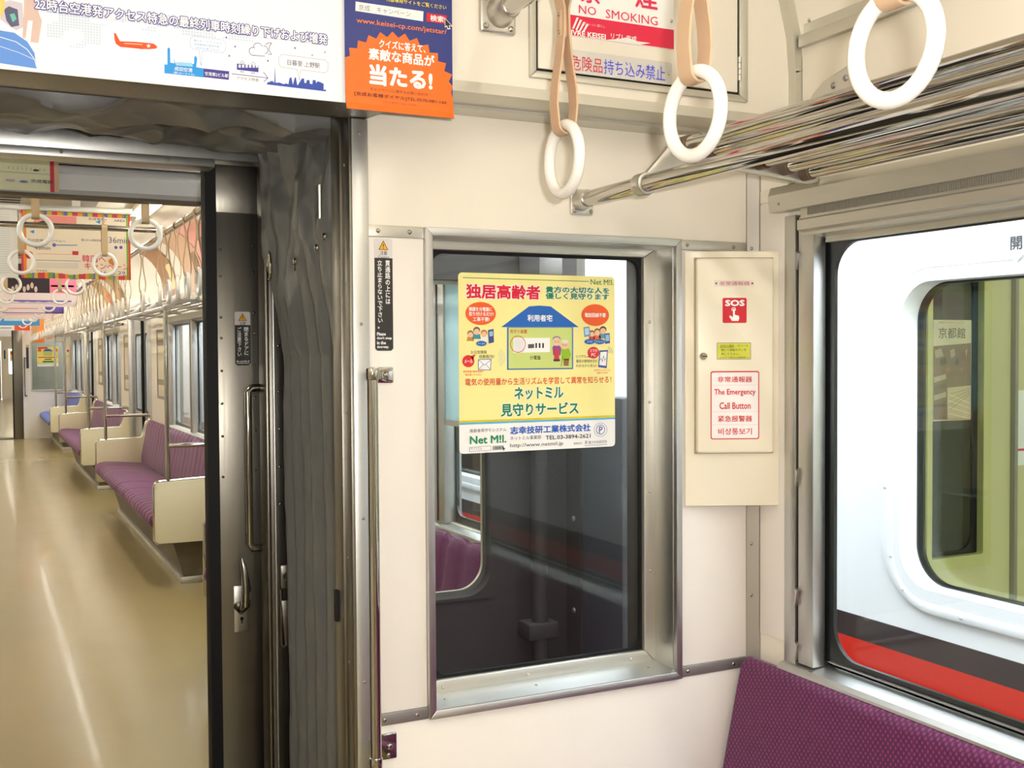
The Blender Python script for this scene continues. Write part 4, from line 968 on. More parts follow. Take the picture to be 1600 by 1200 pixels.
# outer body shells that close both cars
def shell(y0, y1, nm, holes):
    side = [(1.476, 1.50)]
    mb = MB(); ys = sorted({y0, y1, *[h[0] for h in holes], *[h[1] for h in holes]})
    for sg, xa, xb in ((1, 1.478, 1.505), (-1, 2*XC-1.505, 2*XC-1.478)):
        for a, b in zip(ys, ys[1:]):
            hs = [h for h in holes if h[0] <= a+1e-6 and h[1] >= b-1e-6]
            if not hs: mb.box(xa, xb, a, b, -.3, CZ+.1)
            else:
                if hs[0][2] > -.3: mb.box(xa, xb, a, b, -.3, hs[0][2])
                mb.box(xa, xb, a, b, hs[0][3], CZ+.1)
    mb.box(2*XC-1.505, 1.505, y0, y1, CZ+.10, CZ+.16)
    return mb.build(nm, steel_door, kind='structure')
shell(YB-.06, 1.95, 'wall_outer', [WIN_R, (-2.4, -.75, 0, 1.85)])
for k, (y0, y1) in enumerate(((-2.4, -.75),)):
    for sg in (1, -1):
        x = XR+.03 if sg > 0 else XL-.03
        o = MB().box(x-.015, x+.015, y0, y1, 0, 1.85).build('door_%d' % (1+(sg < 0)), steel_door, kind='structure')

# ================================================================== THE NEXT CAR
blindm = bpy.data.materials.new('pale_teal_blind'); blindm.use_nodes = True
_nt = blindm.node_tree; _b = _nt.nodes['Principled BSDF']; _b.inputs['Base Color'].default_value = (*lin((220, 238, 238)), 1); _b.inputs['Roughness'].default_value = .6
_tl = _nt.nodes.new('ShaderNodeBsdfTranslucent'); _tl.inputs[0].default_value = (*lin((222, 242, 244)), 1); _ms = _nt.nodes.new('ShaderNodeMixShader'); _ms.inputs[0].default_value = .55
_nt.links.new(_b.outputs[0], _ms.inputs[1]); _nt.links.new(_tl.outputs[0], _ms.inputs[2]); _nt.links.new(_ms.outputs[0], _nt.nodes['Material Output'].inputs[0])
def clipx(y): return XR
def make_window(n, y0, y1, mull, curtain=False, z0=.83, z1=1.65):
    t = thing('window_%d' % n, (XR, (y0+y1)/2, z0), kind='structure')
    MB().prism([(XR-.034, z0-.03), (XR-.034, z0-.012), (XR-.02, z0-.006), (XR+.055, z0+.004), (XR+.055, z0-.03)], 'y', y0-.05, y1+.05).build('sill', steel_h, t, ang=20)
    MB().prism([(XR+.002, z1+.075), (XR-.030, z1+.070), (XR-.036, z1+.05), (XR-.032, z1+.012), (XR+.03, z1-.01), (XR+.03, z1+.075)], 'y', y0-.05, y1+.05).build('blind_housing', alu, t, ang=20)
    for a, b, c in ((y0-.045, y0, y0+.05), (y1, y1+.045, y1-.05)):
        MB().box(XR-.018, XR+.05, a, b, z0-.004, z1+.012).build('frame_side', steel_h, t, bevel=.002)
        MB().box(XR-.004, XR+.02, min(c, a+.045), max(c, b-.045), z0, z1).build('blind_rail', steel_h, t, bevel=.002)
    edges = [y0, *mull, y1]
    for m_ in mull:
        o = MB().box(XR-.020, XR+.045, m_-.055, m_+.055, z0-.004, z1+.012).build('mullion', steel_h, t, bevel=.003)
        MB().box(XR-.022, XR-.019, m_-.006, m_+.006, z0, z1).build('blind_slot', dark_gap, o)
    for a, b in zip(edges, edges[1:]):
        a2 = a+(.035 if a in mull else 0); b2 = b-(.035 if b in mull else 0)
        MB().rrframe((a2, b2, z0, z1), (a2+.03, b2-.03, z0+.024, z1-.02), .002, .04, 'x', XR+.022, XR+.032).build('pane_border', gasket, t)
        MB().box(XR+.032, XR+.036, a2, b2, z0, z1).build('pane', glass, t, smooth=False)
    return t
NY0, NY1 = 2.785, 20.10
DOORS = [(5.30, 6.68), (10.46, 11.84), (15.72, 17.10)]
WINS = [(2.93, 4.62, [3.44]), (7.62, 9.24, [8.24]), (12.86, 14.48, [13.5]), (17.7, 19.6, [18.5])]
holes = [(a, b, .83, 1.65) for a, b, _ in WINS] + [(a, b, 0, 1.86) for a, b in DOORS]
side_wall('wall_right', XR, 1, NY0, NY1+.1, holes)
side_wall('wall_left', XL, -1, NY0, NY1+.1, [h for h in holes if h[2] == 0])
MB().box(XL-.06, XR+.06, 2.66, 24.0, -.06, 0).build('floor', floorm, kind='structure')
MB().box(XL+.28, XR-.28, NY0, NY1+.1, CZ, CZ+.05).build('ceiling', ceilm, kind='structure')
shell(2.62, NY1+.12, 'wall_outer', holes)
for n, (a, b, m_) in enumerate(WINS):
    t = make_window(3+n, a, b, m_)
    if n == 0:                                         # blind half drawn
        o = MB().box(XR-.012, XR-.009, a+.02, b-.02, 1.175, 1.66).build('half_drawn_blind', blindm, t)
        MB().box(XR-.016, XR-.006, a+.01, b-.01, 1.160, 1.178).build('blind_bar', alu, o)
for n, (a, b) in enumerate(DOORS):
    t = thing('door_%d' % (3+n), (XR+.03, (a+b)/2, 0), kind='structure'); c = (a+b)/2
    for s_, (p, q_) in enumerate(((a, c-.012), (c+.012, b))):
        lf = MB(); x0, x1 = XR+.03, XR+.055; wy0, wy1 = p+.12, q_-.12
        lf.box(x0, x1, p, q_, 0, .85); lf.box(x0, x1, p, q_, 1.60, 1.86); lf.box(x0, x1, p, wy0, .85, 1.60); lf.box(x0, x1, wy1, q_, .85, 1.60)
        o = lf.build('leaf', steel, t)
        MB().rrframe((wy0-.012, wy1+.012, .838, 1.612), (wy0+.008, wy1-.008, .858, 1.592), .02, .05, 'x', x0-.004, x0+.002).build('gasket', black, o)
        MB().box(x0+.008, x0+.013, wy0, wy1, .85, 1.60).build('pane', glass, o, smooth=False)
    MB().box(XR+.006, XR+.05, c-.020, c+.020, 0, 1.84).build('edge_rubber', black, t)
    for y in (a, b): MB().box(XR-.030, XR+.055, y-(.045 if y == a else 0), y+(.045 if y == b else 0), 0, 1.90).build('jamb_post', steel, t, bevel=.008)
    MB().box(XR-.024, XR+.055, a, b, 1.86, 1.93).build('lintel', alu, t, bevel=.006)
    o = MB().box(XL-.055, XL-.03, a, b, 0, 1.86).build('door_%d' % (6+n), steel, kind='structure')
for n, (a, b, m_) in enumerate(WINS + [(-.35, 1.60, [])]):
    t = thing('window_%d' % (7+n), (XL, (a+b)/2, .8), kind='structure')          # unseen side: closed blinds added to keep daylight out
    MB().box(XL, XL+.006, a+.04, b-.04, .83, 1.65).build('daylight_block_blind', mat('cream_block_blind', (206, 198, 176), .7), t)
    MB().rrframe((a, b, .79, 1.69), (a+.045, b-.045, .835, 1.645), .004, .004, 'x', XL, XL+.016).build('frame', steel_h, t)

# benches
def cushion(y0, y1, prof, amp, pitch, m, name, parent, seg=.45):
    """upholstery along y0..y1 over a closed profile (x,z), with stitched channels across it"""
    P = [np.array(p) for p in prof]; ctr = sum(P)/len(P); ny = int((y1-y0)/(pitch/6)); mb = MB(); n = len(P)
    vs = []
    for j in range(ny+1):
        y = y0+(y1-y0)*j/ny; ph = (y-y0)/pitch; d = amp*(abs(sin(pi*ph))**.6-1)
        sg_ = (y-y0)/seg; dd = abs(sg_-round(sg_))*seg
        if dd < .018: d -= amp*.8*(1-dd/.018)
        e = min(1, (y-y0)/.02+.55, (y1-y)/.02+.55)
        for p in P:
            v = p-ctr; L = np.linalg.norm(v); q_ = ctr+v*(1+d/L)*(.94+.06*e); vs.append((q_[0], y, q_[1]))
    fs = [(j*n+i, j*n+(i+1) % n, (j+1)*n+(i+1) % n, (j+1)*n+i) for j in range(ny) for i in range(n)] + [tuple(range(n)), tuple(ny*n+i for i in range(n))]
    mb.add(vs, fs); return mb.build(name, m, parent, ang=70)
SEATP = [(1.36, .34), (1.36, .425), (1.25, .435), (1.10, .450), (1.00, .456), (.94, .448), (.905, .425), (.897, .395), (.91, .365), (.95, .345)]
BACKP = [(1.404, .42), (1.404, .80), (1.388, .815), (1.368, .806), (1.352, .77), (1.336, .68), (1.318, .58), (1.302, .49), (1.300, .43)]
PANEL = [(.925, .29), (.945, .27), (1.40, .27), (1.40, .815), (1.372, .812), (1.352, .79), (1.335, .72), (1.322, .672), (1.30, .652), (.955, .640), (.935, .634), (.925, .615)]
panelm = mat('cream_partition', (226, 216, 184), .4, var=.02, scale=12)
def make_bench_car(y0, y1, m, label, ends=(True, True), poles=(True, True)):
    t = thing('bench_seat', (1.15, (y0+y1)/2, 0), label, 'bench')
    cushion(y0+.03, y1-.03, SEATP, .016, .12, m, 'seat', t); cushion(y0+.03, y1-.03, BACKP, .014, .15, m, 'backrest', t)
    MB().prism([(1.40, .04), (1.105, .04), (1.02, .34), (1.40, .34)], 'y', y0+.10, y1-.10).build('kick_panel', kick, t)
    MB().box(1.085, 1.40, y0+.09, y1-.09, 0, .04).build('base_strip', alu, t, bevel=.004)
    for e, pl, y in zip(ends, poles, (y0, y1)):
        if not e: continue
        o = MB().prism(PANEL, 'y', y-.014, y+.014).build('end_panel', panelm, t, bevel=.003)
        edge = PANEL[3:] + [PANEL[0], PANEL[1]]
        MB().tube([(x, y, z) for x, z in edge], .0115, 10).build('edge_trim', chrome, o)
        if pl:
            MB().tube([(1.005, y, .645), (1.005, y, 1.64), (1.006, y, 1.661)], .014, 12).build('pole', chrome, t)
            MB().tube([(1.005, y, .855), (1.38, y, .855), (1.39, y, .84)], .0135, 12).build('guard_bar', chrome, t)
            MB().tube([(1.385, y, .68), (1.385, y, .86)], .010, 8).build('guard_post', chrome, t)
    return t
make_bench_car(2.80, 5.14, purple, 'purple end bench of the next car seen through the end window', (False, True))
make_bench_car(6.77, 10.34, purple2, 'nearest purple bench in the next car, beside the sliding door edge')
make_bench_car(11.98, 15.30, purple2, 'second purple bench in the next car, behind the nearest one')
make_bench_car(17.34, NY1-.02, blue_seat, 'blue priority bench at the far end of the next car', (True, False))

# luggage racks in the next car
def far_rack(y0, y1, label):
    t = thing('luggage_rack', (1.2, (y0+y1)/2, 1.66), label, 'rack', 'racks of the next car')
    for i, (x, z, r_) in enumerate(RXZ): MB().cyl((x, y0, z), (x, y1, z), r_, 10).build('tube', chrome, t)
    n = max(2, int((y1-y0)/.85)+1)
    for k in range(n): rack_bracket(y0+.05+(y1-y0-.1)*k/(n-1), .012, t)
far_rack(2.86, 5.14, 'chrome luggage rack at the near end of the next car'); far_rack(6.77, 10.34, 'chrome luggage rack over the nearest purple bench')
far_rack(11.98, 15.30, 'chrome luggage rack over the second purple bench'); far_rack(17.34, NY1-.02, 'chrome luggage rack over the far blue bench')

# strap bars and straps in the next car
b2 = thing('strap_bar', (SX, 11, SZ), 'long chrome strap bar along the right side of the next car', 'rail')
MB().cyl((SX, NY0, SZ), (SX, NY1, SZ), .0145, 14).build('bar', chrome, b2)
proto = None; LS = 'white ring hand strap hanging along the next car'
y = 3.15; k = 0
while y < 19.9:
    if proto is None: proto = o = strap_hanger(LS, (SX, y, SZ), 0, 'hand straps along the next car', lod=0, m_strap=mat('yellow_lit_strap_vinyl', (190, 166, 128), .5, spec=.35, var=.05, scale=40))  # same strap vinyl as ours; the yellow light there is put into its colour
    else: o = dup(proto, (SX, y, SZ), rz=radians(random.uniform(-9, 9)))
    k += 1; y += .255 if any(a-.2 < y < b+.2 for a, b in ((6.77, 10.34), (11.98, 15.30), (17.3, 20.1), (2.8, 5.1))) else .62
# cross bars over the aisle with short straps
far_strap = mat('yellow_lit_strap_vinyl', (190, 166, 128), .5, spec=.35, var=.05, scale=40)  # strap colour with the next car's yellow light painted in
CB = 1.992; CROSS = [4.03, 5.42, 7.14, 8.53, 10.0, 11.5, 13.0, 14.5, 16.0]
sp = None; LX = 'short white ring hand strap on a cross bar over the aisle of the next car'
ROWN = ['first', 'second', 'third', 'fourth', 'fifth', 'sixth', 'seventh', 'eighth', 'ninth']
for i, y in enumerate(CROSS):
    t = thing('cross_bar', (XC, y, CB), '%s chrome cross bar over the aisle of the next car, counted from our doorway' % ROWN[i], 'rail', 'cross bars of the next car')
    MB().cyl((2*XC-SX, y, CB), (SX, y, CB), .0135, 14).build('bar', chrome, t)
    for x in (SX, 2*XC-SX): MB().cyl((x, y, SZ-.012), (x, y, CB+.02), .022, 12).build('joint', castal, t, bevel=.004)
    for j, x in enumerate((.18, .535, -.175)):
        lb = ('%s short ring strap on the %s cross bar of the next car' % (('centre', 'right', 'left')[j], ROWN[i])) if i < 4 else LX
        if sp is None:
            sp = o = strap_hanger(lb, (x, y, CB), pi/2, 'short straps over the aisle of the next car', drop=.118, lod=1, m_strap=far_strap)
        else: o = dup(sp, (x, y, CB), lb, rz=pi/2+radians(random.uniform(-5, 5)))

# lamps of the next car
for k in range(12):
    for x in (XC-.70, XC+.70):
        lamp(3.50+k*1.46, x, 'bare fluorescent ceiling lamp of the next car', 'fluorescent lamps of the next car')

# transverse ceiling beam with route map just inside the next car
bm_ = thing('ceiling_beam', (XC, 3.30, 1.85), 'grey ceiling beam with pale route map just beyond the doorway', 'beam')
mb = MB(); mb.prism([(3.30, 1.850), (3.292, 1.862), (3.292, 1.905), (3.300, 1.912), (3.300, 2.27), (3.36, 2.27), (3.36, 1.850)], 'x', -.42, .64); mb.build('panel', mat('grey_beam', (214, 215, 217), .4, .1, var=.02, scale=8), bm_, ang=20)
MB().box(-.42, .60, 3.288, 3.30, 1.928, 1.933).build('rail', chrome, bm_)
MB().box(-.42, .60, 3.30, 3.36, 1.842, 1.850).build('lower_edge', kick, bm_)
f3 = Frame((0, 3.286, 0), (1, 0, 0), (0, 0, 1))
rm = thing('route_map', (0, 3.286, 1.852), 'pale green route map with red edge on the ceiling beam', 'poster')
sheet(f3, [(-.4, 1.852), (.2085, 1.852), (.2085, 2.0), (-.4, 2.0)], .001, 'paper', ink((234, 234, 196)), rm)
ar = Art(f3, rm)
ar.rect(.186, .1965, 1.852, 2.0, (206, 50, 80)); ar.rect(.1965, .2085, 1.852, 2.0, (214, 184, 150))
q9 = lambda x, y: (x/8.89, 230+y/8.89)
for st, x0, x1 in (('京成電鉄', 428, 735),): ptext(f3, st, *q9(x0, 470), *q9(x1, 484), 5.6, (60, 60, 60), rm, bold=.01)
ar.pline([q9(-300, 316), q9(560, 372), q9(690, 382), q9(735, 360), q9(735, 240)], .5, (110, 100, 90), .0007); ar.pell(*q9(500, 322), 5, 1.6, (60, 60, 60), .0008, n=12)
for k in range(9): ar.pline([q9(120+k*62, 270+k*4), q9(120+k*62, 300+k*4)], .7, (120, 112, 96), .0008)
ar.prect(q9(140, 0)[0], q9(0, 246)[1], q9(380, 0)[0], q9(0, 266)[1], (206, 206, 90), .0007); ar.prect(q9(80, 0)[0], q9(0, 440)[1], q9(205, 0)[0], q9(0, 478)[1], (196, 178, 190), .0007); ar.prect(q9(215, 0)[0], q9(0, 446)[1], q9(405, 0)[0], q9(0, 494)[1], (232, 232, 224), .0006)
ar.pell(*q9(330, 478), 7, 2, (130, 136, 170), .0008, n=12)
ar.build()

# hanging posters over the aisle
def hanging(y, name, label, bg, z0=1.79, z1=2.13, x0=.20, x1=.72, side=None):
    fr = Frame((0, y, 0), (1, 0, 0), (0, 0, 1))
    t = thing('hanging_poster', ((x0+x1)/2, y, z0), label, 'poster', 'posters hanging over the aisle')
    sheet(fr, [(x0, z0), (x1, z0), (x1, z1), (x0, z1)], .0015, 'paper', ink(bg), t)
    MB().box(x0-.01, x1+.01, y-.010, y+.012, z1-.002, z1+.03).build('clip_rail', alu, t, bevel=.003)
    MB().box((x0+x1)/2-.02, (x0+x1)/2+.02, y-.006, y+.006, z1+.028, CZ).build('hanger', alu, t)
    return t, fr, Art(fr, t)
t, fr, ar = hanging(6.0, 'a', 'cream striped Korea campaign poster hanging nearest over the aisle', (247, 232, 206))
STR = [(206, 60, 90), (240, 140, 40), (130, 160, 60), (110, 100, 170), (200, 190, 60), (210, 70, 60)]
x0, x1, z0, z1 = .20, .72, 1.79, 2.13
u = x0; k = 0
while u < x1-.001:
    w_ = (.010, .016, .022)[k % 3]; e = min(x1, u+w_); hgt = .020+.010*abs(sin((u-x0)*14)); ar.rect(u, e, z0, z0+hgt, STR[k % 6], .0005); ar.rect(u, e, z1-.020, z1, STR[(k+2) % 6], .0005); u = e; k += 1
for k_, (a, b, c) in enumerate(((x0, x0+.010, (206, 60, 90)), (x0+.010, x0+.024, (240, 140, 40)), (x1-.020, x1-.010, (130, 170, 60)), (x1-.010, x1, (226, 70, 60)))): ar.rect(a, b, z0, z1, c, .0006)
ar.rect(x0+.06, x0+.26, z1-.070, z1-.022, (236, 150, 140), .0004); ar.poly([(x0+.03, z1-.082), (x0+.10, z1-.050), (x0+.22, z1-.082)], (70, 64, 84), .0007); ar.poly([(x0+.33, z1-.085), (x0+.38, z1-.062), (x0+.46, z1-.070), (x0+.50, z1-.088)], (90, 100, 180), .0007)
ar.poly([(x0+.35, z1-.045), (x0+.375, z1-.036), (x0+.372, z1-.054)], (40, 150, 220), .0008); ar.poly([(x0+.04, z1-.108), (x0+.062, z1-.099), (x0+.060, z1-.117)], (40, 150, 220), .0008)
QA = lambda x, y: (x/8.89, 350+y/8.89)
TA = lambda st, xa, ya, xb, yb, hx, c, **k: ptext(fr, st, *QA(xa, ya), *QA(xb, yb), hx/8.89, c, t, **k)
ptext(fr, '京成電鉄×', 138, 341.5, 167, 343.5, 4.5, (90, 80, 80), t, bold=0); ptext(fr, 'AREX', 178, 344, 196, 346, 3.6, (80, 90, 130), t, bold=.01)
TA('仁川空港からソウルへ', 390, 226, 912, 238, 38, (80, 80, 90), bold=0); TA('43min', 480, 330, 700, 332, 52, (70, 70, 86), bold=0); TA('都心から成田空港', 1130, 222, 1408, 230, 30, (80, 70, 80), bold=.01); TA('36min', 1510, 218, 1796, 236, 84, (90, 84, 120), bold=0)
TA('韓国へ', 1140, 476, 1470, 490, 100, (226, 70, 100), bold=.01); TA('キャンペーン', 1175, 585, 1790, 600, 90, (226, 70, 100), bold=.01); TA('1.16~2.29', 1320, 672, 1740, 684, 46, (90, 90, 150), bold=0)
TA('京成電鉄', 505, 650, 655, 650, 22, (100, 90, 100), bold=0)
ar.ppoly([QA(1005, 375), QA(1090, 378), QA(1088, 432), QA(1005, 430)], (214, 50, 60), .0007); ar.pline([QA(740, 292), QA(1070, 296)], 1.4, (100, 120, 200), .0007); ar.pell(*QA(752, 292), 3, 3, (100, 110, 200), .0009, n=12)
for x_ in (1610, 1680): ar.pell(*QA(x_, 326), 2.6, 2.6, (90, 90, 190), .0009, n=12)
ar.pline([QA(510, 412), QA(985, 424)], .6, (226, 120, 120), .0007); ar.pline([QA(500, 502), QA(1120, 516)], .8, (90, 100, 160), .0007); ar.pell(*QA(405, 430), 6, 6, (226, 60, 50), .0008, n=12); ar.pell(*QA(1560, 520), 6, 5, (226, 130, 40), .0008, n=12)
for k_ in range(4): ar.pline([QA(510, 540+k_*20), QA(1090, 552+k_*20)], .9, (206, 200, 196), .0006)
ar.build()
t, fr, ar = hanging(6.0, 'b', 'plain white poster with grey small print hanging left of the striped one', (236, 234, 226), x0=-.34, x1=.185)
for k_ in range(26): ar.rect(-.3, .15, 2.10-k_*.0115, 2.1025-k_*.0115, (206, 208, 208), .0005)
ar.build()
for yy, nm, bgc, stuffs in (
    (9.5, 'pink and black concert poster hanging third from the doorway', (240, 224, 226), [(.20, .52, 1.90, 2.13, (52, 40, 48)), (.52, .72, 1.90, 2.13, (238, 130, 160)), (.22, .68, 1.83, 1.842, (110, 110, 190)), (.22, .66, 1.815, 1.820, (190, 180, 190)), (.53, .70, 1.95, 1.965, (250, 180, 90))]),
    (11.0, 'white poster with purple right end hanging over the aisle', (238, 222, 222), [(.56, .72, 1.79, 2.13, (110, 84, 176)), (.20, .72, 1.79, 1.797, (80, 90, 170)), (.24, .5, 1.83, 1.838, (220, 150, 150))]),
    (12.6, 'plain pale pink poster hanging over the aisle', (238, 214, 208), [(.24, .6, 1.83, 1.838, (220, 170, 170))]),
    (15.5, 'bright blue poster hanging far over the aisle', (72, 146, 206), [(.30, .68, 1.85, 1.95, (190, 214, 226))]),
    (18.5, 'white poster with red right end hanging farthest', (238, 236, 230), [(.50, .72, 1.79, 2.13, (226, 84, 50)), (.25, .46, 1.82, 1.835, (120, 140, 180))])):
    t, fr, ar = hanging(yy, nm, nm, bgc)
    for a, b, c, d, col in stuffs: ar.rect(a, b, c, d, col)
    if yy == 9.5:
        for k_ in range(7): ar.pell(20+k_*6, 452-(k_ % 3)*3, 2.6, 5, (214, 190, 180), .0008, n=8)
        for k_ in range(4): ptext(fr, '公演案内', 28+k_*17, 471, 40+k_*17, 472, 2.4, (90, 84, 150), t, bold=.01)
    ar.build()
    w_ = ink((236, 230, 222)); t2, fr2, ar2 = hanging(yy, nm, 'pale companion poster hanging left of the %s' % nm.split(' hanging')[0], (234, 226, 222), x0=-.34, x1=.185); ar2.rect(-.3, .15, 1.9, 1.91, (190, 180, 190)); ar2.build()

# posters over the windows and between doors and windows of the next car
def cove_poster(y0, y1, cols, label):
    """poster bent into the cove above the rack"""
    t = thing('cove_poster', (XR-.02, (y0+y1)/2, 1.86), label, 'poster')
    pr_ = [(XR, 1.86)] + wall_profile(XR, 1)[:7]
    def band(ya, yb, i0, i1, off, m, nm):
        pts = pr_[i0:i1+1]; mb = MB(); n = len(pts)
        vs = [(x-o, y, z-o*.6) for o in (off, off+.0012) for y in (ya, yb) for x, z in pts]
        fs = [(i, i+1, n+i+1, n+i) for i in range(n-1)] + [(2*n+i, 3*n+i, 3*n+i+1, 2*n+i+1) for i in range(n-1)]
        fs += [(0, n, 3*n, 2*n), (n-1, 3*n-1, 4*n-1, 2*n-1)] + [(i, 2*n+i, 2*n+i+1, i+1) for i in range(n-1)] + [(n+i, n+i+1, 3*n+i+1, 3*n+i) for i in range(n-1)]
        mb.add(vs, fs); return mb.build(nm, ink(m), t)
    band(y0, y1, 0, 7, .004, cols[0], 'paper')
    L = y1-y0
    for k, c in enumerate(cols[1:]): band(y0+L*(.06+.28*k), y0+L*(.06+.28*k)+L*.30, 1+k % 2, 4+k % 3, .0056, c, 'picture')
for y0, y1, cols, nm in ((3.1, 4.1, [(232, 226, 210), (150, 160, 180)], 'pale curved poster in the cove at the near end of the next car'),
    (7.02, 7.75, [(214, 150, 136), (150, 140, 144), (120, 84, 70)], 'pink and brown curved poster in the cove above the nearest far-car rack'), (7.78, 8.5, [(196, 160, 130), (130, 90, 64)], 'tan curved poster in the cove above the nearest far-car rack'),
    (8.9, 9.62, [(150, 110, 74), (226, 200, 150)], 'dark brown curved poster in the cove above the nearest far-car rack'), (12.2, 12.92, [(176, 140, 90), (110, 80, 50)], 'ochre curved poster in the cove above the second far-car rack'), (13.4, 14.12, [(190, 150, 90), (226, 60, 50)], 'brown curved poster with red patch above the second far-car rack')):
    cove_poster(y0, y1, cols, nm)
for y0, y1, nm in ((9.50, 9.98, 'framed pale poster on the wall panel before the next car doors'), (11.99, 12.4, 'framed pale poster on the wall panel beyond the next car doors'), (14.72, 15.2, 'framed pale poster on the wall panel before the farther doors')):
    t = thing('framed_poster', (XR-.008, (y0+y1)/2, 1.05), nm, 'poster')
    MB().rrframe((y0, y1, 1.02, 1.62), (y0+.025, y1-.025, 1.045, 1.595), .004, .004, 'x', XR-.014, XR-.002).build('frame', alu_dark, t)
    MB().box(XR-.008, XR-.003, y0+.02, y1-.02, 1.04, 1.60).build('paper', ink((222, 212, 186)), t)
    for z in (1.48, 1.14): MB().box(XR-.009, XR-.008, y0+.03, y1-.03, z, z+.05).build('printed_bar', ink((150, 140, 116)), t)

# far end wall of the next car with its own window, poster and doorway
mb = MB(); A, B = NY1, NY1+.10; DX0, DX1 = .64, 2*XC-.64
FW = (.80, 1.29, .82, 1.62)
for x0, x1, z0, z1 in ((XL, DX1, 0, CZ), (DX1, DX0, 1.86, CZ), (DX0, FW[0], 0, CZ), (FW[1], XR, 0, CZ), (FW[0], FW[1], 0, FW[2]), (FW[0], FW[1], FW[3], CZ)): mb.box(x0, x1, A, B, z0, z1)
fe = mb.build('wall_far', white_lam, kind='structure')
w3 = thing('window_20', (1.04, NY1, .82), kind='structure')
MB().rrframe((FW[0]-.02, FW[1]+.02, FW[2]-.02, FW[3]+.02), (FW[0], FW[1], FW[2], FW[3]), .004, .004, 'y', A-.012, A+.006).build('frame', steel, w3)
MB().box(FW[0], FW[1], A+.05, A+.055, FW[2], FW[3]).build('pane', glass, w3, smooth=False)
MB().box(FW[0]-.2, FW[1]+.2, B+.5, B+.52, 0, CZ).build('wall_beyond', mat('grey_beyond', (128, 126, 112), .7), kind='structure')
f4 = Frame((0, A+.04, 0), (1, 0, 0), (0, 0, 1))
yp = thing('yellow_poster', (1.05, A+.04, 1.22), 'small distant yellow poster with blue roof on the far end window', 'poster')
sheet(f4, rr_poly(.885, 1.22, 1.215, 1.55, .008), .001, 'paper', ink((250, 236, 130)), yp); ar = Art(f4, yp)
ar.rect(.885, 1.22, 1.215, 1.262, WHITE); ar.poly([(.975, 1.475), (1.02, 1.51), (1.09, 1.51), (1.135, 1.475)], BLU); ar.rect(.985, 1.125, 1.395, 1.475, (204, 220, 130)); ar.rect(.90, 1.05, 1.515, 1.54, (222, 30, 60))
for u in (.925, 1.18): ar.poly([(u+.03*cos(a), 1.49+.024*sin(a)) for a in [2*pi*k/12 for k in range(12)]], ORG)
ar.rect(.90, 1.20, 1.362, 1.376, (222, 80, 60)); ar.rect(.97, 1.14, 1.285, 1.31, GR); ar.rect(1.0, 1.11, 1.325, 1.345, GR); ar.build()
fs = thing('caution_sticker', (.735, NY1-.004, 1.2), 'dark strip sticker on the far end wall left of the distant yellow poster', 'sticker')
MB().box(.715, .755, A-.003, A-.001, 1.185, 1.58).build('backing', ink((60, 60, 84)), fs); MB().box(.72, .75, A-.004, A-.003, 1.54, 1.575).build('emblem', ink((226, 200, 120)), fs)
ebx = thing('emergency_call_box', (1.36, NY1-.03, 1.1), 'distant pale emergency call box in the far corner of the next car', 'call box')
MB().box(1.32, 1.41, A-.06, A-.002, 1.10, 1.60).build('case', cream_box, ebx, bevel=.004); MB().box(1.335, 1.395, A-.066, A-.06, 1.21, 1.58).build('door', cream_box, ebx, bevel=.003); MB().box(1.345, 1.385, A-.068, A-.066, 1.37, 1.40).build('display', ink((226, 222, 70)), ebx); MB().box(1.35, 1.38, A-.068, A-.066, 1.46, 1.50).build('sos_label', ink(RDD), ebx)
dj = MB().box(.52, .66, NY1-.002, NY1+.045, 0, 1.87).build('trim_21', steel_door, kind='structure', bevel=.002)
MB().box(.50, .522, NY1+.002, NY1+.042, 0, 1.86).build('edge_rubber', black, dj)
MB().box(DX1, DX0, NY1-.01, NY1+.3, 0, .012).build('trim_22', kick, kind='structure')
og = thing('hanging_poster', (.93, NY1-.25, 1.62), 'orange hanging poster in front of the far end wall', 'poster')
MB().box(.80, .985, NY1-.306, NY1-.304, 1.62, 2.05).build('paper', ink((243, 130, 30)), og); MB().box(.84, .94, NY1-.308, NY1-.306, 1.70, 1.76).build('artwork', ink((226, 90, 20)), og)
hrf = thing('grab_rail', (.69, NY1-.05, .7), 'short grab rail on the far end wall beside its doorway', 'handrail')
MB().cyl((.685, NY1-.04, .72), (.685, NY1-.04, 1.37), .010, 8).build('rail', chrome, hrf)
for z in (.73, 1.36): MB().box(.68, .72, NY1-.045, NY1, z-.012, z+.012).build('bracket', chrome, hrf)

# ceiling fittings of the next car: grille and shiny duct panels
gr = thing('ceiling_grille', (.1, 5.2, CZ), 'dark slotted ceiling grille over the aisle of the next car', 'grille')
MB().box(-.35, .24, 4.6, 7.4, CZ-.03, CZ).build('housing', alu, gr, bevel=.004)
for k in range(26): MB().box(-.32, .22, 4.66+k*.105, 4.70+k*.105, CZ-.032, CZ-.028).build('slot', dark_gap, gr)
dpn = thing('ceiling_duct', (.45, 8, CZ), 'shiny metal ceiling duct strip in the next car', 'duct')
MB().box(.30, .62, 3.6, 19.5, CZ-.025, CZ-.001).build('strip', steel, dpn, bevel=.004)

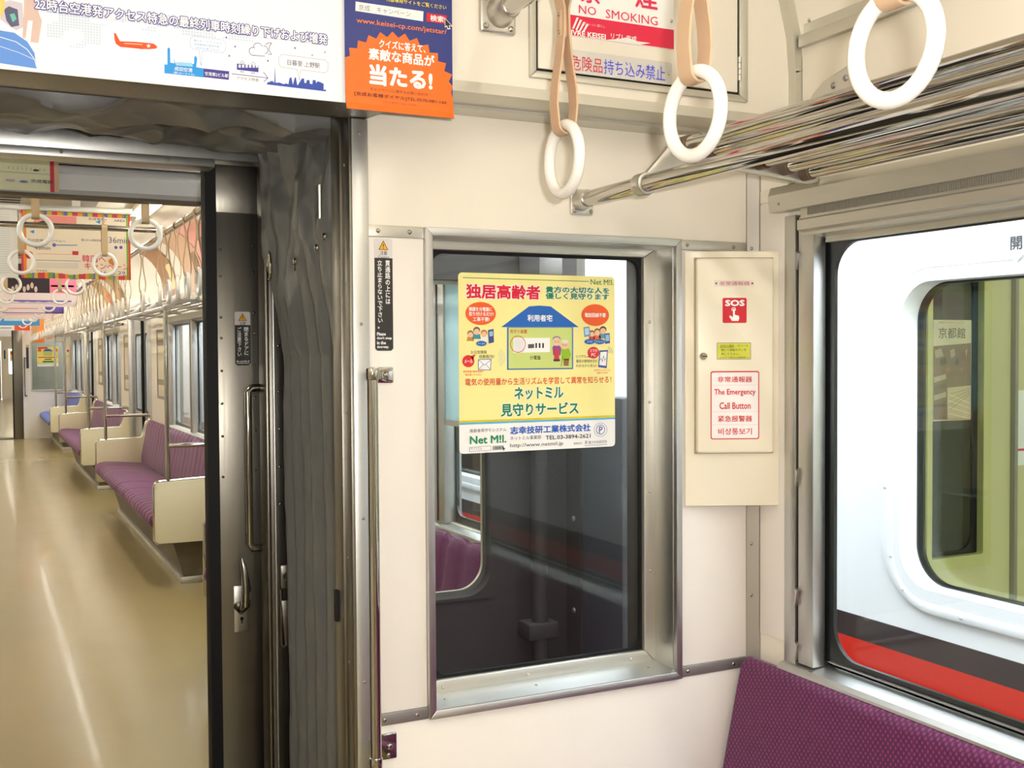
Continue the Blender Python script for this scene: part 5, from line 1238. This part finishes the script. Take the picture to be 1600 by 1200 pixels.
# ================================================================== THE THIRD CAR, glimpsed through the far doorway
T0, T1y = 20.75, 38.5
MB().box(XL-.06, XR+.06, 24.0, T1y, -.06, 0).build('floor', floorm, kind='structure')
MB().box(XL, XR, T0, T1y, CZ, CZ+.05).build('ceiling', ceilm, kind='structure')
MB().box(XR, XR+.06, T0, T1y, 0, CZ).build('wall_right', cream, kind='structure'); MB().box(XL-.06, XL, T0, T1y, 0, CZ).build('wall_left', cream, kind='structure')
mb = MB()
for x0, x1, z0, z1 in ((XL, DX1, 0, CZ), (DX1, DX0, 1.86, CZ), (DX0, .85, 0, CZ), (1.3, XR, 0, CZ), (.85, 1.3, 0, .82), (.85, 1.3, 1.62, CZ)): mb.box(x0, x1, T1y, T1y+.1, z0, z1)
mb.build('wall_far', white_lam, kind='structure')
MB().box(.85, 1.30, T1y+.05, T1y+.055, .82, 1.62).build('window_21', glass, kind='structure', smooth=False)
MB().box(.45, .62, T1y-.01, T1y+.03, 0, 1.86).build('trim_23', steel_door, kind='structure')
MB().box(XL, XR, T1y+.6, T1y+.65, 0, CZ).build('wall_beyond', cream, kind='structure')
MB().box(DX0, DX0+.03, NY1+.1, T0, 0, 1.9).build('wall_gangway', bellowm, kind='structure'); MB().box(DX1-.03, DX1, NY1+.1, T0, 0, 1.9).build('wall_gangway', bellowm, kind='structure'); MB().box(DX1-.03, DX0+.03, NY1+.1, T0, 1.9, 1.93).build('ceiling', bellowm, kind='structure')
t3 = thing('yellow_poster', (1.05, T1y+.04, 1.22), 'tiny yellow poster in the third car seen through the far doorway', 'poster')
MB().box(.90, 1.23, T1y+.04, T1y+.045, 1.27, 1.56).build('paper', ink((246, 226, 110)), t3); MB().box(.90, 1.23, T1y+.04, T1y+.045, 1.22, 1.27).build('white_band', ink(WHITE), t3); MB().box(.91, 1.0, T1y+.036, T1y+.04, 1.44, 1.52).build('artwork', ink(ORG), t3)
t3 = thing('caution_sticker', (.74, T1y-.005, 1.2), 'tiny dark sticker on the far end wall of the third car', 'sticker'); MB().box(.72, .765, T1y-.006, T1y-.001, 1.3, 1.58).build('backing', ink((60, 60, 70)), t3)
for k in range(6):
    for x in (XC-.5, XC+.5): lamp(22+k*2.8, x, 'fluorescent ceiling lamp of the distant third car', 'fluorescent lamps of the third car')
t, fr, ar = hanging(24.5, 'z', 'white and blue poster hanging in the third car', (226, 222, 226), x0=-.3, x1=.6); ar.rect(-.3, .2, 1.8, 1.86, (90, 170, 206)); ar.build()

# ================================================================== THE TRAIN ALONGSIDE
TX = 2.40
tr = thing('neighbouring_train', (TX, 8, -1.0), 'white train with black and red stripes standing outside the side window', 'train')
AW = [(-.20, 2.350), (4.4, 6.9), (8.6, 11.1), (17.0, 19.5)]
WZa, WZb = .718, 1.600
mb = MB(); ys = [-6.0]
for a, b in AW: ys += [a, b]
ys.append(30.0)
for i in range(0, len(ys), 2): mb.box(TX, TX+.09, ys[i], ys[i+1], -1.0, 2.5)
for a, b in AW: mb.box(TX, TX+.09, a, b, -1.0, WZa); mb.box(TX, TX+.09, a, b, WZb, 2.5)
mb.build('body_side', trainw, tr)
MB().box(TX-.003, TX, -6, 30, .520, .592).build('dark_stripe', traindark, tr)
MB().box(TX-.003, TX, -6, 30, .33, .520).build('red_stripe', trainred, tr)
MB().box(TX+.0, TX+2.8, -6, 30, 2.5, 2.6).build('roof', alu_dark, tr)
MB().box(TX+2.74, TX+2.8, -6, 30, -1.0, 2.5).build('body_side', trainw, tr)
MB().box(TX+.06, TX+2.74, -6, 30, -.05, 0).build('deck', floorm, tr); MB().box(TX+.06, TX+2.74, -6, 30, 2.3, 2.33).build('inner_ceiling', ceilm, tr)
for i, (a, b) in enumerate(AW):
    o = MB().rrframe((a-.12, b+.07, WZa-.062, WZb+.09), (a-.030, b+.018, WZa-.030, WZb+.03), .20, .13, 'x', TX-.010, TX+.001, 10).build('window_surround', trainw, tr, bevel=.003)
    MB().rrframe((a-.032, b+.020, WZa-.032, WZb+.032), (a+.006, b-.006, WZa+.006, WZb-.006), .13, .11, 'x', TX-.008, TX+.075, 10).build('window_reveal', trainw, tr)
    MB().rrframe((a-.01, b+.01, WZa-.01, WZb+.01), (a+.012, b-.012, WZa+.010, WZb-.012), .115, .105, 'x', TX+.060, TX+.088, 10).build('gasket', gasket, tr)
    MB().box(TX+.070, TX+.076, a, b, WZa, WZb).build('pane', glass_g, tr, smooth=False)
    if i == 0:
        for y, z in ((2.375, .80), (2.33, .71), (2.12, .672), (1.86, .672), (2.40, 1.0)): screw((TX-.010, y, z), '-x', o, r=.006, m=trainw)
# door arrow sticker by the neighbouring window
MB().prism([(1.948+.036*cos(radians(a_)), 1.672+.036*sin(radians(a_))) for a_ in range(0, 181, 20)] + [(1.912, 1.655), (1.948, 1.625), (1.984, 1.655)], 'x', TX-.0135, TX-.0105).build('arrow_label', ink(WHITE), tr)
fa = Frame((TX-.0137, 0, 0), (0, -1, 0), (0, 0, 1)); lettering(fa, '開', (-1.966, -1.930, 1.655, 1.690), (70, 74, 80), tr, bold=.02)
# inside the neighbouring train: its end wall, end window with poster and lamps
AY = 2.62
mb = MB(); EW = (2.79, 3.05, .70, 1.69)
for x0, x1, z0, z1 in ((TX+.06, EW[0], 0, 2.3), (EW[1], TX+2.74, 0, 2.3), (EW[0], EW[1], 0, EW[2]), (EW[0], EW[1], EW[3], 2.3)): mb.box(x0, x1, AY, AY+.08, z0, z1)
mb.build('end_partition', greenwall, tr)
MB().rrframe((EW[0]-.01, EW[1]+.025, EW[2]-.03, EW[3]+.035), (EW[0]+.012, EW[1]-.012, EW[2]+.012, EW[3]-.012), .004, .006, 'y', AY-.016, AY+.01).build('end_window_frame', mat('pale_green_frame', (196, 194, 140), .4, .3), tr)
MB().rrframe((EW[0], EW[1], EW[2], EW[3]), (EW[0]+.022, EW[1]-.022, EW[2]+.022, EW[3]-.022), .004, .06, 'y', AY+.02, AY+.03).build('end_window_gasket', gasket, tr)
MB().box(EW[0], EW[1], AY+.03, AY+.035, EW[2], EW[3]).build('end_window_pane', glass, tr, smooth=False)
MB().box(EW[0]-.3, EW[1]+.3, AY+.45, AY+.48, 0, 2.3).build('dark_end', underm, tr)
MB().box(2.86, 2.895, AY+.30, AY+.33, .6, 1.7).build('outer_post', steel, tr)
MB().box(3.185, 3.20, AY-.02, AY, 0, 2.3).build('wall_joint', alu_dark, tr)
MB().box(TX+.10, TX+.12, 2.37, 2.40, .7, 1.7).build('inner_window_post', alu, tr)
f5 = Frame((0, AY-.004, 0), (1, 0, 0), (0, 0, 1))
kp = thing('kyoto_poster', (2.92, AY-.004, 1.16), 'brownish Kyoto poster on a window inside the neighbouring train', 'poster')
f5 = Frame((0, AY+.018, 0), (1, 0, 0), (0, 0, 1))
ku0 = f5.px(1458, 580)[0]; ku1 = f5.px(1517.5, 580)[0]; kv0 = f5.px(1490, 657)[1]; kv1 = f5.px(1490, 500)[1]
sheet(f5, [(ku0, kv0), (ku1, kv0), (ku1, kv1), (ku0, kv1)], .001, 'paper', ink((206, 196, 172)), kp)
ar = Art(f5, kp)
ar.ppoly([(1458, 541), (1517, 536), (1517, 655), (1458, 656)], (126, 104, 88), .0005); ar.ppoly([(1480, 606), (1517, 602), (1517, 654), (1480, 655)], (196, 176, 150), .0008)
for k in range(7): ar.ppoly([(1460+k*8, 548+(k % 3)*14), (1470+k*7, 544+(k % 3)*14), (1474+k*6, 556+(k % 3)*12), (1462+k*8, 560+(k % 3)*12)], ((170, 150, 130), (96, 76, 66), (150, 116, 96))[k % 3], .0007)
for k in range(4): ar.ppoly([(1459, 590+k*14), (1478, 584+k*14), (1478, 592+k*14), (1459, 598+k*14)], ((176, 160, 140), (110, 90, 76))[k % 2], .0007)
for k in range(4): ar.pline([(1482, 616+k*10), (1515, 630+k*8)], .8, (226, 210, 186), .001); ar.pline([(1484, 640-k*8), (1515, 616-k*3)], .6, (150, 120, 96), .001)
ar.build()
ptext(f5, '京都館', 1466, 521.5, 1508, 519, 17, (100, 84, 72), kp, bold=.005); ptext(f5, '京都のアンテナショップ', 1466, 505, 1506, 503, 3.5, (120, 104, 92), kp, bold=0)
ns = thing('notice_sheet', (3.27, AY-.004, .95), 'white notice sheet on the wall inside the neighbouring train', 'notice')
MB().box(3.205, 3.40, AY-.004, AY-.002, 1.00, 1.26).build('paper', ink((232, 234, 240)), ns); MB().box(3.215, 3.38, AY-.005, AY-.004, 1.05, 1.058).build('printed_line', ink((226, 60, 120)), ns)
for k in range(3):
    x = TX+.75
    t = thing('ceiling_lamp', (x, 1.2-k*1.5, 2.22), 'fluorescent ceiling lamp inside the neighbouring train', 'lamp', 'fluorescent lamps of the neighbouring train')
    MB().cyl((x, .6-k*1.5, 2.24), (x, 1.8-k*1.5, 2.24), .0165, 10).build('tube', tubem, t); MB().box(x-.05, x+.05, .58-k*1.5, 1.82-k*1.5, 2.27, 2.3).build('housing', ceilm, t)
# ballast between the tracks
MB().box(-8, 12, -12, 60, -1.25, -1.2).build('floor', mat('ballast', (120, 116, 110), .9, var=.3, scale=30), kind='structure')
